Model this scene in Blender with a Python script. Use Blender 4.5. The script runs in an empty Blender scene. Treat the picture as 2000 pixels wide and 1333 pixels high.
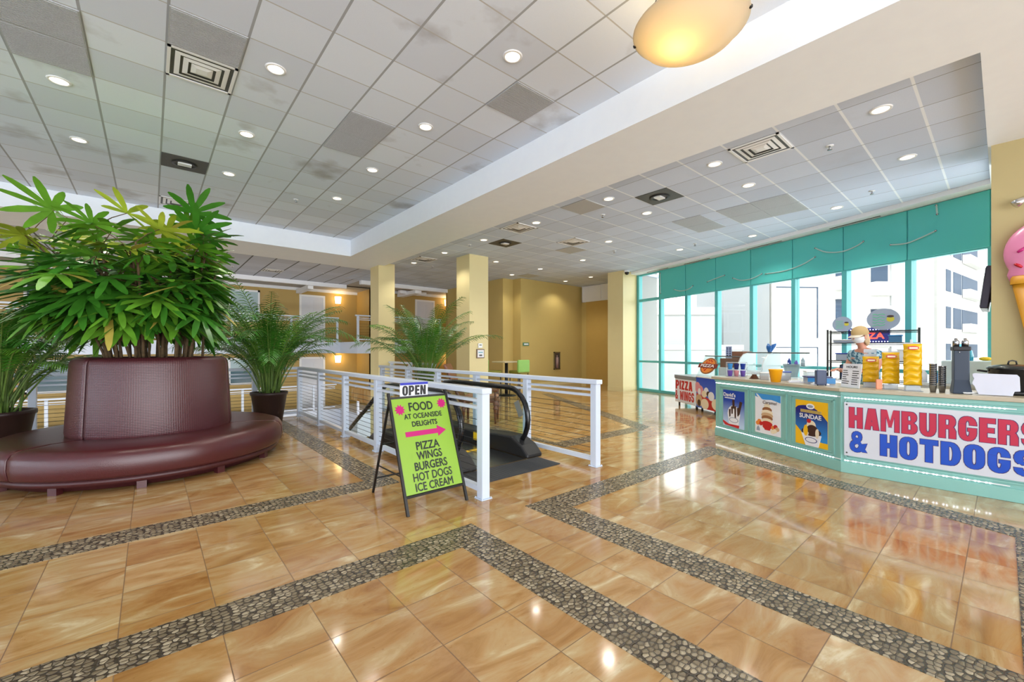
import bpy, bmesh, math, random
from mathutils import Vector, Matrix, Quaternion
# ------------------------------------------------------------------ camera, sky, sun, big lights, exposure
S = bpy.context.scene
COL = S.collection
PI = math.pi
YAW = math.radians(40.6242)
EYE = 1.44
cam_d = bpy.data.cameras.new('camera')
cam_d.sensor_width = 36.0
cam_d.sensor_fit = 'HORIZONTAL'
cam_d.lens = 36.0 * 823.0 / 2000.0
cam_d.shift_y = 16.5 / 2000.0
cam_d.clip_start = 0.05
cam_d.clip_end = 400
cam = bpy.data.objects.new('camera', cam_d)
COL.objects.link(cam)
cam.location = (0, 0, EYE)
cam.rotation_euler = (PI / 2, 0, -YAW)
S.camera = cam

W = bpy.data.worlds.new('sky')
S.world = W
W.use_nodes = True
wn = W.node_tree
wn.nodes.clear()
w_out = wn.nodes.new('ShaderNodeOutputWorld')
w_bg = wn.nodes.new('ShaderNodeBackground')
w_bg.inputs['Color'].default_value = (0.99, 0.99, 1.0, 1)
w_bg.inputs['Strength'].default_value = 4.6
wn.links.new(w_bg.outputs[0], w_out.inputs[0])

def light(name, kind, loc, energy, color, rot=(0, 0, 0), parent=None, **kw):
    d = bpy.data.lights.new(name, kind)
    d.energy = energy
    d.color = color
    for k, v in kw.items():
        setattr(d, k, v)
    o = bpy.data.objects.new(name, d)
    COL.objects.link(o)
    o.location = loc
    o.rotation_euler = rot
    if parent: o.parent = parent
    return o

# noon sun on the buildings across the street
light('sun', 'SUN', (0, 0, 30), 2.2, (1, 0.97, 0.92), (math.radians(38), 0, math.radians(-70)), angle=0.01)
# fill panel added behind the camera, tilted up to brighten the ceiling
light('front_fill', 'AREA', (-1.0, -7.6, 1.9), 430, (0.78, 0.88, 1.0), (math.radians(118), 0, 0),
      shape='RECTANGLE', size=14.0, size_y=3.6)
light('side_fill', 'AREA', (-8.8, 3.0, 1.9), 480, (0.74, 0.86, 1.0), (math.radians(118), 0, math.radians(-90)),
      shape='RECTANGLE', size=12.0, size_y=3.4)  # fill panel added at the left, also tilted up at the ceiling
# fill light added under the closed atrium ceiling
light('atrium_fill', 'AREA', (-3.0, 15.2, 3.95), 130, (1.0, 0.97, 0.92), (0, 0, 0), shape='RECTANGLE', size=14.0, size_y=3.0)

S.view_settings.view_transform = 'Standard'
S.view_settings.look = 'None'
S.view_settings.gamma = 1.0
S.view_settings.exposure = 0.12
S.view_settings.use_curve_mapping = False

# ------------------------------------------------------------------ materials
def lin(c):
    return tuple((x / 255.0 / 12.92) if x / 255.0 <= 0.04045 else ((x / 255.0 + 0.055) / 1.055) ** 2.4 for x in c)

MATS = {}
def nmat(name):
    m = bpy.data.materials.new(name)
    m.use_nodes = True
    nt = m.node_tree
    b = nt.nodes['Principled BSDF']
    return m, nt, b

def mat(name, rgb, rough=0.5, metal=0.0, var=0.06, scale=6.0, emit=None, estr=0.0, coat=0.0, bump=0.0, bscale=40.0, alpha=1.0, stretch=None, spec=None):
    """plain paint / plastic / metal with a little procedural mottling"""
    if name in MATS: return MATS[name]
    m, nt, b = nmat(name)
    c = lin(rgb)
    b.inputs['Roughness'].default_value = rough
    b.inputs['Metallic'].default_value = metal
    if spec is not None: b.inputs['Specular IOR Level'].default_value = spec
    if coat: b.inputs['Coat Weight'].default_value = coat; b.inputs['Coat Roughness'].default_value = 0.08
    tc = nt.nodes.new('ShaderNodeTexCoord')
    src = tc.outputs['Object']
    if stretch:
        mp = nt.nodes.new('ShaderNodeMapping'); mp.inputs['Scale'].default_value = stretch
        nt.links.new(src, mp.inputs[0]); src = mp.outputs[0]
    if var:
        nz = nt.nodes.new('ShaderNodeTexNoise'); nz.inputs['Scale'].default_value = scale; nz.inputs['Detail'].default_value = 4
        nt.links.new(src, nz.inputs['Vector'])
        mx = nt.nodes.new('ShaderNodeMix'); mx.data_type = 'RGBA'
        mx.inputs[6].default_value = tuple(max(0, x * (1 - var * 2)) for x in c) + (1,)
        mx.inputs[7].default_value = tuple(min(1, x * (1 + var * 2)) for x in c) + (1,)
        nt.links.new(nz.outputs[0], mx.inputs[0])
        nt.links.new(mx.outputs[2], b.inputs['Base Color'])
    else:
        b.inputs['Base Color'].default_value = c + (1,)
    if bump:
        nb = nt.nodes.new('ShaderNodeTexNoise'); nb.inputs['Scale'].default_value = bscale
        nt.links.new(src, nb.inputs['Vector'])
        bp = nt.nodes.new('ShaderNodeBump'); bp.inputs['Strength'].default_value = bump; bp.inputs['Distance'].default_value = 0.01
        nt.links.new(nb.outputs[0], bp.inputs['Height']); nt.links.new(bp.outputs[0], b.inputs['Normal'])
    if emit is not None:
        b.inputs['Emission Color'].default_value = lin(emit) + (1,)
        b.inputs['Emission Strength'].default_value = estr
    if alpha < 1:
        b.inputs['Alpha'].default_value = alpha
    MATS[name] = m
    return m

def glass_mat(name, tint=(250, 253, 252), refl=0.5, base=0.03):
    if name in MATS: return MATS[name]
    m = bpy.data.materials.new(name); m.use_nodes = True
    nt = m.node_tree; nt.nodes.clear()
    out = nt.nodes.new('ShaderNodeOutputMaterial')
    tr = nt.nodes.new('ShaderNodeBsdfTransparent'); tr.inputs[0].default_value = lin(tint) + (1,)
    gl = nt.nodes.new('ShaderNodeBsdfGlossy'); gl.inputs['Roughness'].default_value = 0.02
    ge = nt.nodes.new('ShaderNodeNewGeometry')
    dt = nt.nodes.new('ShaderNodeVectorMath'); dt.operation = 'DOT_PRODUCT'
    nt.links.new(ge.outputs['Normal'], dt.inputs[0]); nt.links.new(ge.outputs['Incoming'], dt.inputs[1])
    ab = nt.nodes.new('ShaderNodeMath'); ab.operation = 'ABSOLUTE'; nt.links.new(dt.outputs['Value'], ab.inputs[0])
    om = nt.nodes.new('ShaderNodeMath'); om.operation = 'SUBTRACT'; om.inputs[0].default_value = 1.0; nt.links.new(ab.outputs[0], om.inputs[1])
    fr = nt.nodes.new('ShaderNodeMath'); fr.operation = 'POWER'; fr.inputs[1].default_value = 5.0; nt.links.new(om.outputs[0], fr.inputs[0])
    mt = nt.nodes.new('ShaderNodeMath'); mt.operation = 'MULTIPLY_ADD'; mt.inputs[1].default_value = refl; mt.inputs[2].default_value = base
    mt.use_clamp = True
    mx = nt.nodes.new('ShaderNodeMixShader')
    nt.links.new(fr.outputs[0], mt.inputs[0]); nt.links.new(mt.outputs[0], mx.inputs[0])
    nt.links.new(tr.outputs[0], mx.inputs[1]); nt.links.new(gl.outputs[0], mx.inputs[2]); nt.links.new(mx.outputs[0], out.inputs[0])
    MATS[name] = m
    return m

def N(nt, t, **kw):
    n = nt.nodes.new(t)
    for k, v in kw.items(): setattr(n, k, v)
    return n

def mth(nt, op, a, b=None, clamp=False):
    n = N(nt, 'ShaderNodeMath', operation=op); n.use_clamp = clamp
    for i, v in enumerate((a, b)):
        if v is None: continue
        if isinstance(v, (int, float)): n.inputs[i].default_value = v
        else: nt.links.new(v, n.inputs[i])
    return n.outputs[0]

def mixc(nt, f, a, b):
    n = N(nt, 'ShaderNodeMix', data_type='RGBA')
    if isinstance(f, (int, float)): n.inputs[0].default_value = f
    else: nt.links.new(f, n.inputs[0])
    for i, v in ((6, a), (7, b)):
        if isinstance(v, tuple): n.inputs[i].default_value = v + (1,)
        else: nt.links.new(v, n.inputs[i])
    return n.outputs[2]

def floor_mat():
    m, nt, b = nmat('travertine_tiles')
    tc = N(nt, 'ShaderNodeTexCoord'); sp = N(nt, 'ShaderNodeSeparateXYZ'); nt.links.new(tc.outputs['Object'], sp.inputs[0])
    T = 0.402
    u = mth(nt, 'DIVIDE', mth(nt, 'SUBTRACT', sp.outputs[0], 0.278), T)
    v = mth(nt, 'DIVIDE', mth(nt, 'SUBTRACT', sp.outputs[1], 0.165), T)
    iu, iv = mth(nt, 'FLOOR', u), mth(nt, 'FLOOR', v)
    fu, fv = mth(nt, 'FRACT', u), mth(nt, 'FRACT', v)
    du = mth(nt, 'MINIMUM', fu, mth(nt, 'SUBTRACT', 1.0, fu)); dv = mth(nt, 'MINIMUM', fv, mth(nt, 'SUBTRACT', 1.0, fv))
    d = mth(nt, 'MINIMUM', du, dv)
    grout = mth(nt, 'LESS_THAN', d, 0.0062)
    cb = N(nt, 'ShaderNodeCombineXYZ'); nt.links.new(iu, cb.inputs[0]); nt.links.new(iv, cb.inputs[1])
    wn_ = N(nt, 'ShaderNodeTexWhiteNoise', noise_dimensions='2D'); nt.links.new(cb.outputs[0], wn_.inputs[0])
    # every tile carries its own piece of veined stone
    off = N(nt, 'ShaderNodeVectorMath', operation='MULTIPLY_ADD')
    nt.links.new(wn_.outputs['Color'], off.inputs[0]); off.inputs[1].default_value = (37, 37, 37); nt.links.new(tc.outputs['Object'], off.inputs[2])
    mp = N(nt, 'ShaderNodeMapping'); mp.inputs['Scale'].default_value = (1.6, 4.6, 1); mp.inputs['Rotation'].default_value = (0, 0, 0.12)
    nt.links.new(off.outputs[0], mp.inputs[0])
    n1 = N(nt, 'ShaderNodeTexNoise'); n1.inputs['Scale'].default_value = 1.0; n1.inputs['Detail'].default_value = 8; n1.inputs['Roughness'].default_value = 0.62; n1.inputs['Distortion'].default_value = 1.3
    nt.links.new(mp.outputs[0], n1.inputs['Vector'])
    cr = N(nt, 'ShaderNodeValToRGB')
    e = cr.color_ramp.elements
    e[0].position = 0.30; e[0].color = lin((158, 118, 68)) + (1,)
    e[1].position = 0.70; e[1].color = lin((216, 204, 172)) + (1,)
    k = cr.color_ramp.elements.new(0.46); k.color = lin((184, 147, 98)) + (1,)
    k = cr.color_ramp.elements.new(0.58); k.color = lin((192, 167, 124)) + (1,)
    nt.links.new(n1.outputs[0], cr.inputs[0])
    n2 = N(nt, 'ShaderNodeTexNoise'); n2.inputs['Scale'].default_value = 34; n2.inputs['Detail'].default_value = 6
    nt.links.new(off.outputs[0], n2.inputs['Vector'])
    pit = mth(nt, 'GREATER_THAN', n2.outputs[0], 0.70)
    c1 = mixc(nt, mth(nt, 'MULTIPLY', pit, 0.22), cr.outputs[0], lin((128, 84, 42)))
    tone = mixc(nt, wn_.outputs['Value'], lin((232, 214, 190)), lin((255, 252, 246)))
    mul = N(nt, 'ShaderNodeMix', data_type='RGBA', blend_type='MULTIPLY'); mul.inputs[0].default_value = 1.0
    nt.links.new(c1, mul.inputs[6]); nt.links.new(tone, mul.inputs[7])
    col = mixc(nt, mth(nt, 'MULTIPLY', grout, 0.75), mul.outputs[2], lin((98, 66, 34)))
    nt.links.new(col, b.inputs['Base Color'])
    rr = mth(nt, 'ADD', mth(nt, 'MULTIPLY', n1.outputs[0], 0.10), 0.06)
    nt.links.new(mth(nt, 'ADD', rr, mth(nt, 'MULTIPLY', grout, 0.4)), b.inputs['Roughness'])
    b.inputs['Specular IOR Level'].default_value = 0.6
    b.inputs['Coat Weight'].default_value = 0.22; b.inputs['Coat Roughness'].default_value = 0.05
    bp = N(nt, 'ShaderNodeBump'); bp.inputs['Strength'].default_value = 0.25; bp.inputs['Distance'].default_value = 0.002
    nt.links.new(mth(nt, 'SUBTRACT', 1.0, grout), bp.inputs['Height']); nt.links.new(bp.outputs[0], b.inputs['Normal'])
    return m

def pebble_mat():
    m, nt, b = nmat('pebble_mosaic')
    tc = N(nt, 'ShaderNodeTexCoord')
    mp = N(nt, 'ShaderNodeMapping'); mp.inputs['Scale'].default_value = (27, 34, 21)
    nt.links.new(tc.outputs['Object'], mp.inputs[0])
    vd = N(nt, 'ShaderNodeTexVoronoi', voronoi_dimensions='2D', feature='DISTANCE_TO_EDGE'); vd.inputs['Scale'].default_value = 1; vd.inputs['Randomness'].default_value = 0.75
    vc = N(nt, 'ShaderNodeTexVoronoi', voronoi_dimensions='2D', feature='F1'); vc.inputs['Scale'].default_value = 1; vc.inputs['Randomness'].default_value = 0.75
    for q in (vd, vc): nt.links.new(mp.outputs[0], q.inputs['Vector'])
    sc = N(nt, 'ShaderNodeSeparateColor'); nt.links.new(vc.outputs['Color'], sc.inputs[0])
    cr = N(nt, 'ShaderNodeValToRGB'); e = cr.color_ramp.elements
    e[0].position = 0.0; e[0].color = lin((104, 92, 72)) + (1,)
    e[1].position = 1.0; e[1].color = lin((190, 176, 148)) + (1,)
    k = e.new(0.55); k.color = lin((142, 128, 102)) + (1,)
    nt.links.new(sc.outputs[0], cr.inputs[0])
    stone = mth(nt, 'MULTIPLY', mth(nt, 'GREATER_THAN', vd.outputs['Distance'], 0.07), mth(nt, 'LESS_THAN', vc.outputs['Distance'], 0.50))
    nz = N(nt, 'ShaderNodeTexNoise'); nz.inputs['Scale'].default_value = 60; nt.links.new(tc.outputs['Object'], nz.inputs['Vector'])
    c2 = mixc(nt, mth(nt, 'MULTIPLY', nz.outputs[0], 0.5), cr.outputs[0], lin((120, 104, 82)))
    col = mixc(nt, stone, lin((66, 56, 44)), c2)
    nt.links.new(col, b.inputs['Base Color'])
    h = N(nt, 'ShaderNodeMapRange', interpolation_type='SMOOTHSTEP'); h.inputs[1].default_value = 0.06; h.inputs[2].default_value = 0.28
    nt.links.new(vd.outputs['Distance'], h.inputs[0])
    bp = N(nt, 'ShaderNodeBump'); bp.inputs['Strength'].default_value = 0.7; bp.inputs['Distance'].default_value = 0.006
    nt.links.new(h.outputs[0], bp.inputs['Height']); nt.links.new(bp.outputs[0], b.inputs['Normal'])
    b.inputs['Roughness'].default_value = 0.24
    return m

def ceil_mat(name, x0, y0, base, barx, bary, wx=0.018, wy=0.02, stain=0.0):
    m, nt, b = nmat(name)
    tc = N(nt, 'ShaderNodeTexCoord'); sp = N(nt, 'ShaderNodeSeparateXYZ'); nt.links.new(tc.outputs['Object'], sp.inputs[0])
    T = 0.6096
    u = mth(nt, 'DIVIDE', mth(nt, 'SUBTRACT', sp.outputs[0], x0), T); v = mth(nt, 'DIVIDE', mth(nt, 'SUBTRACT', sp.outputs[1], y0), T)
    cb = N(nt, 'ShaderNodeCombineXYZ'); nt.links.new(mth(nt, 'FLOOR', u), cb.inputs[0]); nt.links.new(mth(nt, 'FLOOR', v), cb.inputs[1])
    wn_ = N(nt, 'ShaderNodeTexWhiteNoise', noise_dimensions='2D'); nt.links.new(cb.outputs[0], wn_.inputs[0])
    fu, fv = mth(nt, 'FRACT', u), mth(nt, 'FRACT', v)
    du = mth(nt, 'MINIMUM', fu, mth(nt, 'SUBTRACT', 1.0, fu)); dv = mth(nt, 'MINIMUM', fv, mth(nt, 'SUBTRACT', 1.0, fv))
    gx = mth(nt, 'LESS_THAN', du, wx); gy = mth(nt, 'LESS_THAN', dv, wy)
    bl = lin(base)
    t = mixc(nt, wn_.outputs['Value'], tuple(x * 0.90 for x in bl), tuple(min(1, x * 1.05) for x in bl))
    nz = N(nt, 'ShaderNodeTexNoise'); nz.inputs['Scale'].default_value = 220; nz.inputs['Detail'].default_value = 2; nt.links.new(tc.outputs['Object'], nz.inputs['Vector'])
    t = mixc(nt, mth(nt, 'MULTIPLY', mth(nt, 'GREATER_THAN', nz.outputs[0], 0.62), 0.25), t, tuple(x * 0.75 for x in bl))
    if stain:
        n3 = N(nt, 'ShaderNodeTexNoise'); n3.inputs['Scale'].default_value = 1.15; n3.inputs['Detail'].default_value = 5; nt.links.new(tc.outputs['Object'], n3.inputs['Vector'])
        sm = N(nt, 'ShaderNodeMapRange'); sm.inputs[1].default_value = 0.60; sm.inputs[2].default_value = 0.74
        nt.links.new(n3.outputs[0], sm.inputs[0])
        t = mixc(nt, mth(nt, 'MULTIPLY', sm.outputs[0], stain), t, lin((120, 110, 96)))
    t = mixc(nt, gy, t, lin(bary)); t = mixc(nt, gx, t, lin(barx))
    nt.links.new(t, b.inputs['Base Color'])
    b.inputs['Roughness'].default_value = 0.85
    b.inputs['Specular IOR Level'].default_value = 0.2
    g = mth(nt, 'MAXIMUM', gx, gy)
    bp = N(nt, 'ShaderNodeBump'); bp.inputs['Strength'].default_value = 0.4; bp.inputs['Distance'].default_value = 0.006
    nt.links.new(g, bp.inputs['Height']); nt.links.new(bp.outputs[0], b.inputs['Normal'])
    return m

M_FLOOR = floor_mat()
M_PEB = pebble_mat()
M_CEILA = ceil_mat('coffer_ceiling_tiles', 0.122, 0.5433, (226, 236, 252), (166, 171, 178), (190, 192, 194), 0.019, 0.012, 0.5)
M_CEILB = ceil_mat('lower_ceiling_tiles', 0.4, -0.02, (206, 219, 240), (140, 148, 160), (236, 244, 254), 0.009, 0.022, 0.12)
M_CEILC = ceil_mat('far_ceiling_tiles', 0.4, -0.02, (208, 216, 232), (104, 108, 114), (190, 196, 206), 0.03, 0.012, 0.1)
M_WHITE = mat('white_paint', (244, 247, 252), 0.6, var=0.015)
M_SOFFIT = mat('soffit_paint', (240, 246, 254), 0.6, var=0.015)
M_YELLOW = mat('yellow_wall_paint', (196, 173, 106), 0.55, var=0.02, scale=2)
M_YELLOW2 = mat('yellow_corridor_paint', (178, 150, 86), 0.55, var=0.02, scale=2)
M_PILLAR = mat('cream_pillar_paint', (222, 208, 156), 0.5, var=0.02, scale=2)
M_RAIL = mat('white_rail_paint', (206, 216, 232), 0.3, var=0.01)
M_STEEL = mat('stainless_steel', (170, 172, 176), 0.25, 1.0, var=0.03)
M_CABLE = mat('steel_cable', (60, 62, 66), 0.4, 0.8, var=0)
M_BLACK = mat('black_paint', (22, 22, 24), 0.45, var=0.02)
M_BLACKG = mat('black_gloss', (16, 17, 20), 0.12, var=0.0)
M_RUBBER = mat('black_rubber', (48, 51, 56), 0.6, var=0.05, scale=30)
M_TEAL = mat('teal_spandrel', (86, 198, 194), 0.28, var=0.015, scale=0.7)
M_FRAME = mat('aqua_window_frame', (92, 184, 188), 0.35, var=0.01)
M_MINT = mat('mint_counter_paint', (136, 190, 180), 0.4, var=0.015)
M_GLASS = glass_mat('window_glass')
M_GLASS2 = glass_mat('clear_display_glass', (242, 249, 249), 0.5, 0.04)
M_DOOR = mat('white_door_paint', (214, 218, 226), 0.45, var=0.01)
M_BLIND = mat('dark_window_glass', (66, 98, 108), 0.12, var=0.08, scale=3)
M_CURT = mat('pale_blind', (170, 192, 196), 0.5, var=0.06, scale=12, stretch=(1, 1, 8))
M_LEATH = mat('burgundy_leather', (76, 30, 33), 0.30, var=0.08, scale=7, bump=0.12, bscale=120, spec=0.6)
M_BROWN = mat('dark_brown_resin', (46, 28, 26), 0.45, var=0.05)
M_SOIL = mat('dark_potting_soil', (58, 50, 38), 0.95, var=0.3, scale=60, bump=0.8)
M_WOOD = mat('red_brown_wood', (112, 66, 40), 0.35, var=0.2, scale=5, stretch=(2, 2, 14))
M_LED = mat('white_led', (255, 255, 255), 0.5, var=0, emit=(235, 245, 255), estr=5.0)
M_LAMP = mat('downlight_lens', (255, 244, 220), 0.4, var=0, emit=(255, 236, 204), estr=4.5)
M_WHITEP = mat('white_plastic', (236, 238, 240), 0.35, var=0.01)
M_PAPER = mat('white_paper', (232, 234, 240), 0.7, var=0.01)
M_GREY = mat('grey_perforated_metal', (178, 182, 186), 0.5, var=0.15, scale=90)
M_DGREY = mat('dark_grille_metal', (72, 72, 70), 0.5, var=0.15, scale=40)
M_BLUE = mat('navy_blue_plastic', (32, 52, 92), 0.35, var=0.03)
# ------------------------------------------------------------------ mesh helpers
WM = {}
class MB:
    """collects shapes and links them as ONE mesh object"""
    def __init__(s, xf=None):
        s.v = []; s.f = []; s.m = []; s.s = []; s.xf = xf; s.mi = 0
    def _add(s, vs, fs, smooth=False, xf=None):
        n = len(s.v)
        for p in vs:
            p = Vector(p)
            if xf: p = xf @ p
            if s.xf: p = s.xf @ p
            s.v.append(p)
        for f in fs:
            s.f.append([i + n for i in f]); s.m.append(s.mi); s.s.append(smooth)
        return s
    def box(s, x0, x1, y0, y1, z0, z1, xf=None):
        return s._add([(x0, y0, z0), (x1, y0, z0), (x1, y1, z0), (x0, y1, z0), (x0, y0, z1), (x1, y0, z1), (x1, y1, z1), (x0, y1, z1)],
                      [(0, 3, 2, 1), (4, 5, 6, 7), (0, 1, 5, 4), (1, 2, 6, 5), (2, 3, 7, 6), (3, 0, 4, 7)], False, xf)
    def quad(s, *p):
        return s._add(p, [tuple(range(len(p)))])
    def prism(s, poly, z0, z1, xf=None):
        a = sum(poly[i][0] * poly[(i + 1) % len(poly)][1] - poly[(i + 1) % len(poly)][0] * poly[i][1] for i in range(len(poly)))
        if a < 0: poly = list(reversed(poly))
        n = len(poly)
        vs = [(p[0], p[1], z0) for p in poly] + [(p[0], p[1], z1) for p in poly]
        fs = [tuple(reversed(range(n))), tuple(range(n, 2 * n))] + [(i, (i + 1) % n, n + (i + 1) % n, n + i) for i in range(n)]
        return s._add(vs, fs, False, xf)
    def disc(s, cx, cy, rx, ry, z0, z1, n=24, xf=None, a0=0, a1=2 * PI):
        full = abs(a1 - a0 - 2 * PI) < 1e-6
        k = n if full else n + 1
        return s.prism([(cx + rx * math.cos(a0 + (a1 - a0) * i / n), cy + ry * math.sin(a0 + (a1 - a0) * i / n)) for i in range(k)], z0, z1, xf)
    def tube(s, pts, r, n=8, caps=True, xf=None, flat=None):
        pts = [Vector(p) for p in pts]
        k = len(pts)
        rs = r if isinstance(r, (list, tuple)) else [r] * k
        vs = []; up = None
        for i, p in enumerate(pts):
            t = (pts[min(i + 1, k - 1)] - pts[max(i - 1, 0)])
            t = t.normalized() if t.length > 1e-9 else Vector((0, 0, 1))
            if up is None:
                up = Vector((0, 0, 1)) if abs(t.z) < 0.9 else Vector((1, 0, 0))
            a = t.cross(up)
            if a.length < 1e-6: a = t.cross(Vector((0, 1, 0)))
            a.normalize(); b = a.cross(t).normalized(); up = b
            for j in range(n):
                q = 2 * PI * j / n + (PI / n if n == 4 else 0)
                vs.append(p + a * math.cos(q) * rs[i] + b * math.sin(q) * rs[i] * (flat or 1))
        fs = [(i * n + j, i * n + (j + 1) % n, (i + 1) * n + (j + 1) % n, (i + 1) * n + j) for i in range(k - 1) for j in range(n)]
        if caps:
            fs.append(tuple(reversed(range(n)))); fs.append(tuple(range((k - 1) * n, k * n)))
        return s._add(vs, fs, n > 5, xf)
    def cyl(s, p0, p1, r0, r1=None, n=16, xf=None):
        return s.tube([p0, p1], [r0, r0 if r1 is None else r1], n, True, xf)
    def lathe(s, prof, c=(0, 0, 0), n=32, a0=0, a1=2 * PI, xf=None, smooth=True, sx=1, sy=1):
        full = abs(a1 - a0 - 2 * PI) < 1e-6
        k = n if full else n + 1
        vs = []
        for i in range(k):
            q = a0 + (a1 - a0) * i / n
            for r, z in prof: vs.append((c[0] + r * math.cos(q) * sx, c[1] + r * math.sin(q) * sy, c[2] + z))
        L = len(prof)
        fs = []
        for i in range(n):
            j = (i + 1) % k
            for t in range(L - 1): fs.append((i * L + t, j * L + t, j * L + t + 1, i * L + t + 1))
        if not full:
            fs.append(tuple(range(L))); fs.append(tuple(reversed(range((k - 1) * L, k * L))))
        return s._add(vs, fs, smooth, xf)
    def ell(s, c, rx, ry, rz, n=16, m=10, xf=None):
        prof = [(math.sin(PI * i / m), -math.cos(PI * i / m)) for i in range(m + 1)]
        vs = []
        for i in range(n):
            q = 2 * PI * i / n
            for r, z in prof: vs.append((c[0] + rx * r * math.cos(q), c[1] + ry * r * math.sin(q), c[2] + rz * z))
        L = m + 1
        fs = [(i * L + t, ((i + 1) % n) * L + t, ((i + 1) % n) * L + t + 1, i * L + t + 1) for i in range(n) for t in range(m)]
        return s._add(vs, fs, True, xf)
    def build(s, name, mats, parent=None, bevel=0.0, local=False, seg=2):
        me = bpy.data.meshes.new(name)
        vs = s.v
        if parent is not None and not local:
            inv = WM[parent.name].inverted()
            vs = [inv @ p for p in vs]
        me.from_pydata([tuple(p) for p in vs], [], s.f)
        if not isinstance(mats, (list, tuple)): mats = [mats]
        for m in mats: me.materials.append(m)
        for p, mi, sm in zip(me.polygons, s.m, s.s):
            p.material_index = min(mi, len(mats) - 1); p.use_smooth = sm
        bm = bmesh.new(); bm.from_mesh(me)
        bmesh.ops.remove_doubles(bm, verts=bm.verts, dist=1e-6)
        if bevel: bmesh.ops.recalc_face_normals(bm, faces=bm.faces)
        bm.to_mesh(me); bm.free()
        o = bpy.data.objects.new(name, me)
        COL.objects.link(o)
        if parent is not None:
            o.parent = parent; WM[o.name] = WM[parent.name]
        else:
            WM[o.name] = Matrix.Identity(4)
        if bevel:
            md = o.modifiers.new('bevel', 'BEVEL'); md.width = bevel; md.segments = seg; md.limit_method = 'ANGLE'; md.angle_limit = math.radians(40)
        return o

def tag(o, label=None, cat=None, group=None, kind=None):
    if label: o['label'] = label
    if cat: o['category'] = cat
    if group: o['group'] = group
    if kind: o['kind'] = kind
    return o

def thing(name, label, cat, loc=(0, 0, 0), rz=0.0, group=None, kind=None):
    o = bpy.data.objects.new(name, None)
    COL.objects.link(o)
    o.empty_display_size = 0.1
    o.location = loc; o.rotation_euler = (0, 0, rz)
    WM[o.name] = Matrix.Translation(Vector(loc)) @ Matrix.Rotation(rz, 4, 'Z')
    return tag(o, label, cat, group, kind)

def dup(root, loc, rz=0.0, label=None, group=None):
    def cp(o, par):
        c = o.copy(); COL.objects.link(c)
        if par is not None: c.parent = par
        for ch in list(o.children): cp(ch, c)
        return c
    r = cp(root, None)
    r.location = loc; r.rotation_euler = (0, 0, rz)
    WM[r.name] = Matrix.Translation(Vector(loc)) @ Matrix.Rotation(rz, 4, 'Z')
    if label: r['label'] = label
    if group: r['group'] = group
    return r

def frame(origin, right, up=(0, 0, 1)):
    r = Vector(right).normalized(); u = Vector(up).normalized(); n = r.cross(u)
    m = Matrix.Identity(4)
    for i in range(3): m[i][0] = r[i]; m[i][1] = u[i]; m[i][2] = n[i]; m[i][3] = origin[i]
    return m

def text(name, body, fr, h, m, parent=None, w=None, bold=0.0, depth=0.002, z=0.001, center=False, shear=0.0, local=False, fat=0.0):
    """lettering on the plane of fr: capitals h tall, line w wide, first letter at the origin"""
    cu = bpy.data.curves.new(name, 'FONT')
    cu.body = body; cu.size = 1.0; cu.offset = bold; cu.resolution_u = 3; cu.extrude = 0.0; cu.shear = shear; cu.fill_mode = 'FRONT'
    t = bpy.data.objects.new('lettering', cu)
    COL.objects.link(t)
    dg = bpy.context.evaluated_depsgraph_get(); dg.update()
    me0 = bpy.data.meshes.new_from_object(t.evaluated_get(dg))
    bpy.data.objects.remove(t); bpy.data.curves.remove(cu)
    vs = [v.co.copy() for v in me0.vertices]
    fs = [tuple(p.vertices) for p in me0.polygons]
    bpy.data.meshes.remove(me0)
    x0 = min(v.x for v in vs); x1 = max(v.x for v in vs); y0 = min(v.y for v in vs); y1 = max(v.y for v in vs)
    sy = h / (y1 - y0); sx = (w / (x1 - x0)) if w else sy
    ox = -(x1 - x0) * sx / 2 if center else 0
    mb = MB()
    for k, (dx, dy) in enumerate(((0, 0), (fat, 0), (-fat, 0), (0, fat), (0, -fat)) if fat else ((0, 0),)):
        vv = [fr @ Vector(((v.x - x0) * sx + ox + dx, (v.y - y0) * sy + dy, z + depth + k * .00004)) for v in vs]
        mb._add(vv, fs)
    return mb.build(name, m, parent, local=local)

def struct(name, mb, m, parent=None, **k):
    o = mb.build(name, m, parent, **k)
    if parent is None: o['kind'] = 'structure'
    return o

def ordn(i): return ['first', 'second', 'third', 'fourth', 'fifth', 'sixth', 'seventh', 'eighth', 'ninth', 'tenth', 'eleventh', 'twelfth'][i]

# ------------------------------------------------------------------ the setting
def wx(y): return 10.3816 + 0.41676 * y - 0.011369 * y * y      # plan line of the window wall
WY = [8.42 - 1.04 * k for k in range(10)]
ZC, ZB, ZT = 4.5, 4.05, 4.13

# floor (one slab with the escalator well cut out)
b = MB()
def slab(poly): b.prism(poly, -0.45, 0.0)
slab([(-9, -8), (2.52, -8), (2.52, 9.98), (-9, 9.98)])
slab([(2.52, -8), (4.08, -8), (4.08, 6.0), (2.52, 6.0)])
slab([(4.08, -8), (5.75, -8), (5.75, 9.9), (4.08, 9.9)])
slab([(5.75, -8), (9.2, -8), (9.2, -2), (wx(-1) + .1, -1.2)] + [(wx(y) + .12, y) for y in (0, 1, 2, 3, 4, 5, 6, 7, 8, 8.6)] + [(14.6, 8.6), (14.6, 16.0), (5.75, 16.0)])
fl = struct('floor', b, M_FLOOR)

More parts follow.
